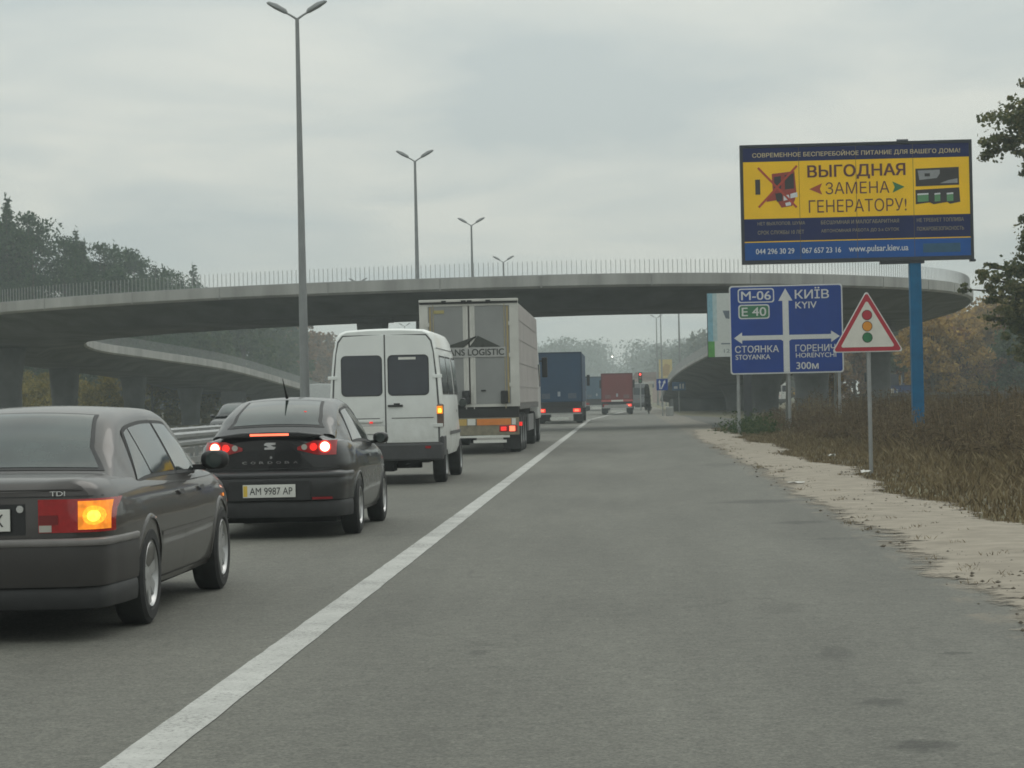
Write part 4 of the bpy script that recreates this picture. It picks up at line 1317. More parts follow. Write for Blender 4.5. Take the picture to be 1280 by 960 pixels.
    MB().box(-.08, .12, -.034, -.018, .74, .90).build('bumper_sticker', WHITEP, bp)
    MB().box(1.04, 1.14, -.034, -.018, .74, .90).build('bumper_sticker', WHITEP, bp)
    for sg in (-1, 1):
        c = MB().box(min(sg * .72, sg * 1.18), max(sg * .72, sg * 1.18), -.035, -.018, .565, .72).build('tail_light', REDL, bp, bevel=.008)
        MB().box(min(sg * .98, sg * 1.12), max(sg * .98, sg * 1.12), -.045, -.034, .575, .705).build('brake_lamp', HOTR, c, bevel=.01)
        MB().box(min(sg * .76, sg * .90), max(sg * .76, sg * .90), -.043, -.034, .59, .69).build('tail_lamp', REDON, c, bevel=.01)
        k = MB().box(min(sg * 1.19, sg * 1.29), max(sg * 1.19, sg * 1.29), .3, .36, .70, .80).build('marker_lamp', REDON, r, bevel=.01)
        # mud flaps, side guard, tarp foot
        MB().box(min(sg * .8, sg * 1.23), max(sg * .8, sg * 1.23), .32, .345, .12, .85).build('mud_flap', DARK, r)
        MB().box(min(sg * 1.2, sg * 1.245), max(sg * 1.2, sg * 1.245), .14, 13.4, 1.12, 1.275).build('side_rail', mat('curtain_foot', (.12, .115, .11), .7), r)
        MB().box(min(sg * 1.19, sg * 1.24), max(sg * 1.19, sg * 1.24), 5.6, 9.3, .5, .95).build('side_guard', mat('dull_steel', (.2, .2, .2), .6, .3), r)
        for z in (1.7, 2.3, 2.9, 3.4):
            MB().box(min(sg * 1.236, sg * 1.243), max(sg * 1.236, sg * 1.243), .15, 13.4, z - .012, z + .012).build('curtain_strap', mat('strap_grey', (.30, .28, .27), .7), r)
    MB().box(-.55, .98, -.035, -.02, .42, .475).build('lower_bar', WHITEP, r)
    pl = MB().box(.06, .90, -.03, .0, .29, .36).build('number_plate', WHITEP, r)
    MB().box(-1.0, 1.0, .25, 13.0, .85, 1.2).build('chassis', UNDER, r)
    lorry_wheels(r, (2.2, 3.5, 4.8))
    lorry_wheels(r, (12.4,), .5, 1.0)
    lorry_wheels(r, (15.6,), .5, 1.02)
    cab(r, 13.9, (.55, .55, .53), 3.75)
    return r
trailer()
def curtain_lorry(loc, label, col, wd, top, long_, lit=(1, 1), rz=0, name='curtain_lorry', floor=1.15, cabcol=(.3, .3, .32), front=False):
    r = thing(name, loc, label, 'truck', rz)
    hw = wd / 2
    TP = mat('tarp_%d' % int(col[0] * 1000 + col[2] * 100), col, .6, var=.12, scale=.8, bump=.4, bscale=1.6)
    MB().box(-hw, hw, 0, long_, floor, top).build('cargo_box', TP, r, bevel=.035)
    TD = mat('tarp_dark_%d' % int(col[0] * 1000 + col[2] * 100), tuple(c * .6 for c in col), .6)
    MB().box(-hw - .012, hw + .012, -.015, .12, top - .07, top + .015).build('top_rail', TD, r)
    for sg in (-1, 1):
        MB().box(min(sg * (hw - .06), sg * (hw + .012)), max(sg * (hw - .06), sg * (hw + .012)), -.012, .08, floor, top - .07).build('corner_post', TD, r)
        MB().box(min(sg * .48, sg * .92), max(sg * .48, sg * .92), -.02, .01, floor + .18, floor + .46).build('rear_patch', mat('worn_patch_%d' % int(col[0] * 1000), tuple(c * .6 + .07 for c in col), .7), r)
    MB().box(-.07, .07, -.022, .01, floor + .30, floor + .55).build('rear_notice', mat('pale_notice', (.3, .33, .36), .6), r)
    MB().box(-hw + .02, hw - .02, .02, .3, floor - .28, floor - .004).build('rear_crossbeam', DARK, r)
    b = MB().box(-hw, hw, -.03, .12, .50, floor - .29).build('bumper', mat('dark_bumper', (.03, .03, .032), .6), r, bevel=.01)
    for sg, on in zip((-1, 1), lit):
        MB().box(min(sg * (hw - .5), sg * (hw - .1)), max(sg * (hw - .5), sg * (hw - .1)), -.05, -.02, .6, .8).build('tail_light', REDON if on else REDL, b, bevel=.01)
        if on: MB().box(min(sg * (hw - .42), sg * (hw - .2)), max(sg * (hw - .42), sg * (hw - .2)), -.06, -.045, .65, .75).build('brake_lamp', HOTR, b)
        MB().box(min(sg * (hw - .5), sg * hw), max(sg * (hw - .5), sg * hw), .35, .37, .12, .7).build('mud_flap', DARK, r)
    MB().box(-hw + .04, hw - .04, -.055, -.03, .49, .57).build('bumper_bar', mat('pale_bumper_bar', (.32, .32, .31), .6), b)
    MB().box(-.5, .5, -.05, -.03, .20, .34).build('number_plate', WHITEP, r)
    MB().box(-.9, .9, .3, long_ - .2, .8, floor - .02).build('chassis', UNDER, r)
    lorry_wheels(r, (1.6, 2.8) if long_ > 7 else (1.7,), .48, hw - .2)
    lorry_wheels(r, (long_ + 1.3,), .48, hw - .2)
    cab(r, long_ + .35, cabcol, min(3.2, top), wd - .04)
    return r
curtain_lorry((-3.27, 123, 0), 'dark blue lorry with two red lamps lit, next in the queue after the white trailer', (.016, .05, .105), 2.46, 3.78, 12.5, (1, 1))
curtain_lorry((-2.35, 228, 0), 'farther pale blue lorry in the mist, half hidden behind the dark red lorry', (.05, .10, .15), 2.5, 3.35, 12, (0, 0))
rl = curtain_lorry((-.28, 176, 0), 'dark red box lorry far ahead beneath the overpass, right rear lamp lit', (.17, .035, .035), 2.38, 3.12, 7.5, (0, 1), floor=1.05)
MB().box(-1.19, 1.19, -.04, -.016, .98, 1.12).build('reflector_strip', mat('red_white_strip', (.45, .1, .09), .5), rl)
MB().box(-.45, .45, -.045, -.02, .985, 1.115).build('reflector_strip', WHITEP, rl)
MB().box(-1.0, .85, -.065, -.052, .55, .75).build('bumper_plate', mat('pale_grey_plate', (.3, .29, .28), .6), rl)
gv = van((2.0, 232, 0), 'grey van far ahead on the road between the red lorry and the dark shrub', mat('grey_van_paint', (.16, .165, .17), .45, coat=.3), full=False)
pv = van((17.6, 255, 0), 'pale van far off behind the overpass pillars, between posts of the big road sign', VW, full=False, rz=R_(8))
van((25.6, 258, 0), 'white van far off between the big road sign and the triangular sign post', VW, full=False, rz=R_(172))
van((-19.3, 152, 0), 'pale oncoming van beyond the median, between the black sedan and the white van', mat('pale_van_paint', (.24, .25, .245), .45, coat=.3), full=False, rz=math.pi)
bl = curtain_lorry((18.9, 160, 0), 'blue lorry parked past the brown weeds, left of the billboard post', (.03, .06, .16), 2.4, 1.72, 5, (0, 0), rz=R_(0), floor=.9, cabcol=(.03, .06, .16))
MB().box(-1.05, -.2, -.05, -.02, 1.2, 1.5).build('notice_panel', WHITEP, bl)

# ------------------------------------------------------------------ big billboard
X_, Z_ = (1, 0, 0), (0, 0, 1)
bb = thing('billboard', (6.34, 61.7, 0), 'large yellow and navy advertising billboard on a single blue post', 'billboard')
BW, BH, BZ = 6.0, 3.03, 6.40
YEL = mat('billboard_yellow', (.86, .52, .018), .6, ior=1.3, var=.07, scale=.8, bump=.25, bscale=1.4)
NAVY = mat('billboard_navy', (.013, .021, .09), .6, ior=1.3, var=.14, scale=.8, bump=.25, bscale=1.4)
BLUE = mat('billboard_blue', (.012, .08, .29), .6, ior=1.3, var=.2, scale=.5, bump=.25, bscale=1.4)
PALE = mat('billboard_pale_print', (.50, .42, .25), .6)
OLIVE = mat('billboard_dim_print', (.26, .23, .16), .6)
BWHITE = mat('billboard_white_print', (.62, .64, .66), .6)
MAROON = mat('billboard_maroon_print', (.10, .028, .03), .6)
FRM = mat('billboard_frame', (.035, .04, .05), .5, .3)
PBLUE = mat('blue_post_paint', (.005, .105, .225), .5, ior=1.3, var=.2, scale=2)
x0, z1 = -BW / 2, BZ + BH / 2
def bx(u): return x0 + u
def bzv(v): return z1 - v
pn = MB().box(-BW / 2, BW / 2, .0, .22, BZ - BH / 2, BZ + BH / 2).build('panel', FRM, bb)
fr = MB().box(-BW / 2 - .05, BW / 2 + .05, -.03, .24, z1, z1 + .06).box(-BW / 2 - .05, BW / 2 + .05, -.03, .24, BZ - BH / 2 - .07, BZ - BH / 2)
fr.box(-BW / 2 - .05, -BW / 2, -.03, .24, BZ - BH / 2, z1).box(BW / 2, BW / 2 + .05, -.03, .24, BZ - BH / 2, z1)
fr.box(.6, 1.75, .0, .35, BZ - BH / 2 - .14, BZ - BH / 2 - .072).box(BW / 2 - .05, BW / 2 + .09, -.03, .2, BZ - BH / 2 - .13, BZ - BH / 2 - .072)
fr.build('frame', FRM, bb)
MB().box(.95, 1.5, .25, .4, BZ - BH / 2 + .1, z1 - .05).box(-2.9, 2.9, .24, .34, BZ - .6, BZ - .5).box(-2.9, 2.9, .24, .34, BZ + .6, BZ + .7).build('back_brace', FRM, bb)
MB().tube([(1.1, .12, z1 + .075), (1.4, .12, z1 + .075)], .05, 10).build('lamp_box', FRM, bb)
def bband(nm, v0, v1, m): return MB().box(-BW / 2 + .03, BW / 2 - .03, -.008, .001, bzv(v1), bzv(v0)).build(nm, m, bb)
bband('printed_band', .03, .39, NAVY); bband('printed_band', .394, 1.905, YEL); bband('printed_band', 1.909, 2.50, NAVY)
for u in (1.5, 3.0, 4.5):
    MB().box(bx(u) - .006, bx(u) + .006, -.0092, -.0082, BZ - BH / 2 + .03, BZ + BH / 2 - .03).build('sheet_seam', mat('seam_brown', (.10, .075, .03), .7), bb)  # thin dark brown line at each joint of the printed sheets
bband('printed_line', 2.504, 2.53, YEL); bband('printed_band', 2.534, 3.0, BLUE)
def btxt(s, u0, u1, v0, v1, m, bold=0.0): return text(s, bb, m, (bx((u0 + u1) / 2), -.012, bzv((v0 + v1) / 2)), X_, Z_, u1 - u0, v1 - v0, bold=max(bold, 0))
btxt('СОВРЕМЕННОЕ БЕСПЕРЕБОЙНОЕ ПИТАНИЕ ДЛЯ ВАШЕГО ДОМА!', .28, 5.74, .13, .30, PALE, .014)
btxt('ВЫГОДНАЯ', 1.73, 4.29, .52, .90, MAROON, .022)
btxt('ЗАМЕНА', 2.19, 3.87, .98, 1.30, MAROON, -.012)
btxt('ГЕНЕРАТОРУ!', 1.74, 4.31, 1.44, 1.78, MAROON, -.012)
btxt('НЕТ ВЫХЛОПОВ, ШУМА', .38, 1.63, 1.99, 2.09, OLIVE, .008); btxt('СРОК СЛУЖБЫ 10 ЛЕТ', .38, 1.60, 2.22, 2.32, OLIVE, .008)
btxt('БЕСШУМНАЯ И МАЛОГАБАРИТНАЯ', 2.05, 4.10, 1.99, 2.09, OLIVE, .008); btxt('АВТОНОМНАЯ РАБОТА ДО 2-х СУТОК', 2.05, 4.10, 2.22, 2.32, OLIVE, .008)
btxt('НЕ ТРЕБУЕТ ТОПЛИВА', 4.57, 5.80, 1.99, 2.09, OLIVE, .008); btxt('ПОЖАРОБЕЗОПАСНОСТЬ', 4.57, 5.80, 2.22, 2.32, OLIVE, .008)
btxt('044 296 30 29', .32, 1.33, 2.70, 2.84, BWHITE, .012); btxt('067 657 23 16', 1.54, 2.56, 2.70, 2.84, BWHITE, .012)
btxt('www.pulsar.kiev.ua', 2.77, 4.33, 2.67, 2.88, BWHITE, .012)
def bpoly(nm, pts, m, d=.012): return MB().prism([(bx(u), bzv(v)) for u, v in pts], -d, -.0085).build(nm, m, bb)
bpoly('printed_arrow', [(1.76, 1.15), (2.10, 1.0), (2.04, 1.15), (2.10, 1.30)], mat('print_red', (.36, .06, .025), .6))
bpoly('printed_arrow', [(4.27, 1.15), (3.95, 1.0), (4.01, 1.15), (3.95, 1.30)], mat('print_green', (.03, .16, .06), .6))
PR = mat('print_machine_red', (.28, .04, .03), .6); PK = mat('print_black', (.03, .028, .03), .6)
bpoly('printed_machine', [(.78, .72), (1.38, .66), (1.42, 1.2), (1.38, 1.42), (1.30, 1.58), (1.02, 1.62), (.90, 1.42), (.62, 1.46), (.70, 1.28), (.80, 1.2)], PR, .0105)
for pts in ([(.84, .80), (1.02, .78), (1.02, 1.12), (.84, 1.14)], [(1.12, .76), (1.36, .72), (1.36, 1.12), (1.12, 1.14)], [(.34, .86), (.47, .86), (.47, 1.26), (.34, 1.26)], [(.86, 1.24), (1.05, 1.22), (1.05, 1.44), (.90, 1.46)]):
    bpoly('printed_machine', pts, PK, .012)
for pts in ([(1.08, 1.30), (1.22, 1.28), (1.24, 1.40), (1.08, 1.44)], [(1.26, 1.26), (1.44, 1.22), (1.45, 1.34), (1.26, 1.38)], [(1.12, 1.50), (1.28, 1.46), (1.27, 1.56), (1.14, 1.58)]):
    bpoly('printed_machine', pts, BWHITE, .012)
for a, b in (((.42, .55), (1.42, 1.62)), ((1.45, .52), (.42, 1.60))):
    d = Vector((b[0] - a[0], b[1] - a[1])).normalized(); n_ = Vector((-d.y, d.x)) * .028
    bpoly('printed_cross', [(a[0] + n_.x, a[1] + n_.y), (b[0] + n_.x, b[1] + n_.y), (b[0] - n_.x, b[1] - n_.y), (a[0] - n_.x, a[1] - n_.y)], mat('print_cross_red', (.40, .05, .03), .6), .014 if a[0] < 1 else .0155)
bpoly('printed_device', [(4.56, .68), (5.70, .66), (5.70, 1.13), (4.56, 1.15)], PK, .0105)
bpoly('printed_device', [(4.62, .73), (5.20, .72), (5.20, .82), (5.12, .94), (4.66, .98)], mat('print_silver', (.25, .26, .27), .6))
bpoly('printed_device', [(5.2, 1.08), (5.42, 1.0), (5.66, .96), (5.66, 1.08)], mat('print_silver', (.25, .26, .27), .6))
bpoly('printed_device', [(4.8, .81), (4.94, .81), (4.94, .89), (4.8, .89)], PK, .014)
bpoly('printed_battery', [(4.55, 1.24), (5.70, 1.20), (5.72, 1.58), (5.45, 1.63), (5.38, 1.58), (5.02, 1.63), (4.92, 1.58), (4.55, 1.62)], PK, .0105)
GB = mat('print_battery_green', (.10, .26, .12), .6)
for a, b in ((4.60, 4.89), (5.05, 5.20), (5.37, 5.54)):
    bpoly('printed_battery', [(a, 1.34), (b, 1.33), (b, 1.55), (a, 1.56)], GB)
    bpoly('printed_battery', [(a, 1.34), (b, 1.33), (b, 1.37), (a, 1.38)], BWHITE, .014)
bpoly('printed_logo', [(4.72, 2.66), (5.7, 2.66), (5.7, 2.9), (4.72, 2.9)], mat('print_teal', (.02, .085, .16), .6), .0105)
MB().box(1.36, 1.66, .02, .33, -.3, BZ - BH / 2 - .08).build('post', PBLUE, bb, bevel=.01)

# ------------------------------------------------------------------ blue direction sign
sg_ = thing('direction_sign', (5.80, 81, 0), 'big blue direction sign with white arrows and town names on steel posts', 'road sign')
SW, SH, SZ = 3.92, 3.08, 3.60
SBL = mat('sign_blue', (.003, .040, .25), .5, ior=1.28, var=.12, scale=1.0)
SWH = mat('sign_white', (.60, .61, .60), .5, var=.05)
SGR = mat('sign_green', (.02, .15, .06), .5)
sx0, sz1 = -SW / 2, SZ + SH / 2
def rr_poly(u0, u1, v0, v1, r, n=5):
    P = []
    for cu, cv, a0 in ((u1 - r, v1 - r, 0), (u0 + r, v1 - r, 90), (u0 + r, v0 + r, 180), (u1 - r, v0 + r, 270)):
        P += [(cu + r * math.cos(R_(a0 + 90 * k / n)), cv + r * math.sin(R_(a0 + 90 * k / n))) for k in range(n + 1)]
    return P
def spoly(nm, pts, m, y0, y1=0.0, par=None): return MB().prism([(sx0 + u, sz1 - v) for u, v in pts], y0, y1).build(nm, m, par or sg_)
spoly('sign_border', rr_poly(0, SW, 0, SH, .10), SWH, 0, .05)
spoly('sign_panel', rr_poly(.045, SW - .045, .045, SH - .045, .08), SBL, -.006, -.0005)
def stxt(s, u0, u1, v0, v1, bold=.010): return text(s, sg_, SWH, (sx0 + (u0 + u1) / 2, -.0145, sz1 - (v0 + v1) / 2), X_, Z_, u1 - u0, v1 - v0, bold=max(bold, 0))
for (u0, u1, v0, v1, fill, s) in ((.30, 1.56, .10, .60, SBL, 'M-06'), (.31, 1.39, .66, 1.16, SGR, 'E 40')):
    spoly('route_shield', rr_poly(u0, u1, v0, v1, .10), SWH, -.009, -.0061)
    spoly('route_shield', rr_poly(u0 + .04, u1 - .04, v0 + .04, v1 - .04, .08), fill, -.0115, -.0091)
    stxt(s, u0 + .12, u1 - .12, v0 + .10, v1 - .10)
AR = [(1.84, 3.03), (1.84, 1.93), (1.78, 1.90), (.42, 1.90), (.42, 2.02), (.14, 1.82), (.42, 1.62), (.42, 1.74), (1.78, 1.74), (1.84, 1.70), (1.84, .55), (1.70, .55), (1.945, .12), (2.19, .55), (2.05, .55), (2.05, 1.70),
      (2.11, 1.74), (3.50, 1.74), (3.50, 1.62), (3.80, 1.82), (3.50, 2.02), (3.50, 1.90), (2.11, 1.90), (2.05, 1.93), (2.05, 3.03)]
def arrow_piece(pts): spoly('arrow', pts, SWH, -.010, -.0061)
arrow_piece([(1.84, 3.03), (1.84, .55), (1.70, .55), (1.945, .12), (2.19, .55), (2.05, .55), (2.05, 3.03)])
arrow_piece([(1.838, 1.95), (1.76, 1.90), (.42, 1.90), (.42, 2.02), (.14, 1.82), (.42, 1.62), (.42, 1.74), (1.838, 1.74)])
arrow_piece([(2.052, 1.95), (2.13, 1.90), (3.50, 1.90), (3.50, 2.02), (3.80, 1.82), (3.50, 1.62), (3.50, 1.74), (2.052, 1.74)])
stxt('КИЇВ', 2.28, 3.45, .10, .49); stxt('KYIV', 2.29, 3.02, .60, .83)
stxt('СТОЯНКА', .17, 1.68, 2.09, 2.33); stxt('STOYANKA', .18, 1.38, 2.40, 2.57)
stxt('ГОРЕНИЧІ', 2.26, 3.78, 2.09, 2.33); stxt('HORENYCHI', 2.27, 3.66, 2.38, 2.54)
stxt('300м', 2.28, 3.04, 2.70, 2.94)
for x in (-1.70, .06, 1.80):
    MB().tube([(x, .10, -.3), (x, .10, SZ + SH / 2 - .1)], .055, 10).build('post', STEEL, sg_, smooth=40)
    MB().tube([(x * .98, 1.9, -.2), (x * .98, .17, SZ + .3)], .045, 8).build('brace', STEEL, sg_, smooth=40)
for z in (SZ - 1.1, SZ, SZ + 1.1):
    MB().box(-SW / 2 + .05, SW / 2 - .05, .0505, .085, z - .04, z + .04).build('back_rail', STEEL, sg_)

# ------------------------------------------------------------------ warning triangle
wt = thing('warning_sign', (4.19, 39.5, 0), 'red bordered triangular traffic light warning sign on a thin grey post', 'road sign')
TB, TH = 1.14, 1.0
WZ = 2.07
def tri(k, c=.0):
    r = .05 * k
    pts = []
    cz = WZ + TH / 3
    for a in (90, 210, 330):
        R0 = TH * 2 / 3 * k
        px_, pz_ = R0 * math.cos(R_(a)), R0 * math.sin(R_(a))
        for da in (-50, -25, 0, 25, 50):
            pts.append((px_ * .94 + r * math.cos(R_(a + da)) * .72, cz + pz_ * .94 + r * math.sin(R_(a + da)) * .72))
    return pts
TRD = mat('sign_red', (.36, .018, .035), .45, var=.08)
MB().prism(tri(1.0), 0, .03).build('sign_border', SWH, wt)
MB().prism(tri(.955), -.004, -.0005).build('red_border', TRD, wt)
MB().prism(tri(.76), -.008, -.0045).build('sign_panel', mat('sign_cream', (.60, .585, .53), .5, var=.06), wt)
for z, m in ((2.68, TRD), (2.49, mat('sign_amber', (.60, .24, .02), .5)), (2.30, SGR)):
    disc(wt, 'signal_dot', INK, 0, -.0105, z, .088, .002)
    disc(wt, 'signal_dot', m, 0, -.0135, z, .078, .0025)
MB().tube([(.02, .065, -.3), (.02, .065, 2.95)], .034, 12).build('post', STEEL, wt, smooth=40)
for z in (2.2, 2.75):
    MB().box(-.12, .16, .031, .06, z - .02, z + .02).build('clamp', STEEL, wt)

# ------------------------------------------------------------------ small roadside boards
ad = thing('advertising_board', (5.62, 90, 0), 'pale advertising board with blue and green left edge, behind the blue direction sign', 'billboard')
az = 4.06
MB().box(-2.22, 2.22, .0, .2, az - 1.25, az + 1.25).build('panel', FRM, ad)
MB().box(-2.2, 2.2, -.008, -.0005, az - 1.23, az + 1.23).build('poster', mat('poster_pale', (.52, .55, .53), .5, var=.06), ad)
MB().box(-2.2, -2.0, -.012, -.0085, az - .62, az + 1.23).build('printed_band', mat('poster_cyan', (.18, .36, .44), .5, var=.2), ad)
MB().box(-1.998, -1.84, -.012, -.0085, az - .62, az + 1.23).build('printed_band', mat('poster_light_cyan', (.36, .47, .48), .5, var=.15), ad)
MB().box(-2.2, -1.95, -.012, -.0085, az - 1.23, az - .624).build('printed_band', mat('poster_green', (.08, .28, .06), .5, var=.2), ad)
MB().prism([(-1.62, az + .56), (-1.22, az + .55), (-1.22, az + .22), (-1.5, az + .25)], -.012, -.0085).build('printed_device', mat('poster_slate', (.12, .15, .18), .5), ad)
MB().box(-1.7, -1.0, -.012, -.0085, az - .75, az - .70).build('printed_line', mat('poster_slate', (.12, .15, .18), .5), ad)
text('12 22', ad, mat('poster_slate', (.12, .15, .18), .5), (-1.3, -.0115, az - 1.0), X_, Z_, .6, .14)
MB().box(-.85, -.55, .201, .45, -.3, az + 1.0).build('post', mat('dark_post', (.06, .065, .07), .6, .3), ad)

ls = thing('lane_sign', (2.78, 155.5, 0), 'small square blue sign with two branching white arrows, beside the ramp end', 'road sign')
MB().box(-.38, .38, 0, .03, 1.72, 2.48).build('sign_panel', SBL, ls)
MB().prism([(-.19, 1.80), (-.11, 1.80), (-.13, 2.24), (-.07, 2.24), (-.17, 2.42), (-.27, 2.24), (-.21, 2.24)], -.006, -.0005).build('arrow', SWH, ls)
MB().prism([(-.10, 1.80), (-.03, 1.80), (.17, 2.2), (.23, 2.18), (.20, 2.42), (.03, 2.27), (.09, 2.24)], -.009, -.0065).build('arrow', SWH, ls)
MB().tube([(.0, .07, -.2), (.0, .07, 2.45)], .04, 8).build('post', STEEL, ls)
cb_ = tag(MB().box(2.98, 3.48, 154.6, 155.4, -.05, .62).build('concrete_block', CONC, bevel=.05), 'pale concrete block at the foot of the small blue lane sign', 'block')
s2 = thing('info_sign', (4.75, 190, 0), 'little blue sign with white strokes under the right hand ramp', 'road sign')
MB().box(-.55, .55, 0, .04, 1.75, 2.45).build('sign_panel', mat('info_blue', (.03, .10, .22), .5), s2)
for a, b in ((-.4, -.1), (.05, .18), (.28, .42)):
    MB().box(a, b, -.006, -.0005, 1.9, 2.3 if b > 0 else 2.1).build('printed_mark', SWH, s2)
MB().tube([(0, .07, -.2), (0, .07, 2.4)], .05, 8).build('post', STEEL, s2)
gs = thing('road_sign_back', (-18.8, 112, 0), 'plain grey sign panel seen from behind, beyond the median rail', 'road sign')
MB().box(-.62, .62, 0, .04, 1.42, 2.02).build('sign_panel', mat('sign_back_grey', (.13, .14, .14), .5, .3), gs)
MB().tube([(0, .08, -.2), (0, .08, 1.95)], .05, 8).build('post', STEEL, gs)
yb = thing('advertising_board', (5.85, 300, 0), 'faded yellow advertising board in the mist above the end of the right hand ramp', 'billboard')
MB().box(-.85, .85, 0, .15, 3.6, 6.0).build('panel', mat('faded_yellow', (.50, .40, .16), .6), yb)
MB().prism([(-.3, 3.9), (.4, 3.9), (.6, 5.2), (0, 5.5), (-.5, 4.8)], -.01, -.001).build('poster', mat('faded_brown', (.36, .24, .10), .6), yb)
MB().tube([(0, .2, -.2), (0, .2, 5.8)], .11, 8).build('post', STEEL, yb)
tl = thing('traffic_light', (1.83, 215, 0), 'roadside traffic light showing red, between the red lorry and the dark shrub', 'traffic light')
MB().tube([(0, 0, -.1), (0, 0, 3.0)], .06, 8).build('post', STEEL, tl)
hd = MB().box(-.18, .18, -.15, .1, 2.55, 3.55).build('housing', DARK, tl)
for z, m in ((3.36, mat('red_signal_lit', (.8, .05, .03), emis=(1, .06, .04), es=2.2)), (3.05, mat('amber_signal', (.2, .1, .02), .4)), (2.74, mat('green_signal', (.02, .12, .05), .4))):
    disc(hd, 'signal_lamp', m, 0, -.18, z, .10, .03)
MB().box(-1.05, -.28, -.05, 0, 2.58, 2.72).build('street_name_plate', mat('pale_sign_plate', (.3, .3, .3), .5), tl)
# low buildings by the junction
hb = thing('building', (5.6, 430, 0), 'low pinkish building in the mist beyond the junction', 'building')
MB().box(-3.2, 3.6, 0, 10, 0, 4.6).build('wall', mat('pink_render', (.36, .25, .21), .8), hb)
MB().prism([(-3.6, 4.6), (4.0, 4.6), (3.2, 5.7), (-2.8, 5.7)], -.4, 10.4).build('roof', mat('brown_roof', (.17, .10, .08), .8), hb)
for x in (-2.2, -.4, 1.4):
    f = MB().box(x, x + 1.1, -.03, .02, 2.7, 4.0).build('window', mat('pale_frame', (.4, .38, .36), .6), hb)
    MB().box(x + .1, x + 1.0, -.05, -.031, 2.8, 3.9).build('pane', TINT, f)
kb = thing('kiosk', (3.3, 330, 0), 'pale cream kiosk standing by the road in the mist', 'kiosk')
MB().box(-1.4, 1.2, 0, 4, 0, 3.0).build('wall', mat('cream_render', (.46, .43, .33), .8), kb)
MB().box(-1.6, 1.4, -.3, 4.2, 3.0, 3.35).build('roof', mat('pale_roof', (.4, .38, .35), .7), kb)
f = MB().box(-.9, .6, -.03, .02, 1.2, 2.4).build('window', DARK, kb)
# dark fence line beyond the weeds
fe = thing('fence', (13, 142, 0), 'low dark fence crossing behind the brown weeds on the right', 'fence')
FN = mat('dark_fence', (.05, .05, .05), .8, var=.3)
MB().box(1.0, 46, 0, .05, 1.05, 1.22).build('rail', mat('grey_fence_rail', (.11, .11, .108), .7), fe)
MB().box(1.0, 46, .06, .10, .05, 1.04).build('panel', FN, fe)
# litter
LW = mat('white_litter', (.48, .47, .44), .7)
def litter(x, y, w_, h_, label, z=.03):
    mb = MB(); vs = []
    n = 4
    for i in range(n):
        for j in range(n):
            vs.append((x + (i / 3 - .5) * w_ + random.uniform(-.02, .02), y + (j / 3 - .5) * .22, z + .01 + h_ * random.random()))
    fs = [(i * n + j, (i + 1) * n + j, (i + 1) * n + j + 1, i * n + j + 1) for i in range(n - 1) for j in range(n - 1)]
    o = mb.add(vs, fs).build('paper_litter', LW)
    s = o.modifiers.new('thick', 'SOLIDIFY'); s.thickness = .004
    return tag(o, label, 'litter')
litter(4.18, 46.5, .14, .06, 'small white scrap of litter in the dry grass, farther one', .10)
litter(3.98, 38.2, .15, .05, 'crumpled white litter in the grass at the foot of the triangular sign', .05)
litter(2.62, 35.3, .26, .02, 'flat white scrap of paper at the edge of the asphalt', .02)

# ------------------------------------------------------------------ plants
def leaf_cloud(P, size, flat=.0, aspect=.6):
    n = len(P)
    a = rng.normal(size=(n, 3)); a /= np.linalg.norm(a, axis=1)[:, None]
    b = rng.normal(size=(n, 3))
    b[:, 2] *= (1 - flat); a[:, 2] *= (1 - flat)
    a /= np.linalg.norm(a, axis=1)[:, None]
    b -= a * (a * b).sum(1)[:, None]; b /= np.linalg.norm(b, axis=1)[:, None]
    s = (size * rng.uniform(.55, 1.35, n))[:, None]
    V = np.stack([P - a * s * .5, P + b * s * aspect * .5, P + a * s * .5, P - b * s * aspect * .5], 1).reshape(-1, 3)
    Fq = np.arange(4 * n).reshape(n, 4)
    return V, Fq, np.repeat(rng.random(n), 4)
def ball(n, c, r):
    d = rng.normal(size=(n, 3)); d /= np.linalg.norm(d, axis=1)[:, None]
    k = rng.random(n) ** (1 / 2.2)
    return np.array(c) + d * k[:, None] * np.array(r)
def deciduous(h, wdt, nclump, nleaf, size, base=.25, seed=0):
    P, limbs = [], []
    for k in range(nclump):
        t = rng.random() ** .8
        z = h * (base + (1 - base) * t)
        rad = wdt / 2 * (1 - .75 * max(0, t - .35) ** 1.3) * rng.uniform(.25, 1)
        a = rng.uniform(0, 2 * math.pi)
        c = (rad * math.cos(a), rad * math.sin(a), z * .96)
        r = wdt * rng.uniform(.10, .2)
        P.append(ball(nleaf, c, (r, r, r * .75)))
        limbs.append(c)
    return leaf_cloud(np.concatenate(P), size), limbs
def trunk_mesh(name, h, r, limbs, m, parent):
    mb = MB()
    mb.tube([(0, 0, -.3), (.05 * h * rng.uniform(-.3, .3), .02, h * .4), (0, 0, h * .85)], [r, r * .7, r * .2], 8)
    for c in limbs[::3][:14]:
        z0 = c[2] * .55
        mb.tube([(0, 0, z0), (c[0] * .5, c[1] * .5, (z0 + c[2]) / 2 + .05 * h), c], [r * .35, r * .22, r * .08], 5)
    return mb.build(name, m, parent, smooth=50)
BARK = mat('dark_bark', (.055, .045, .036), .9, var=.3, scale=4, bump=.4)
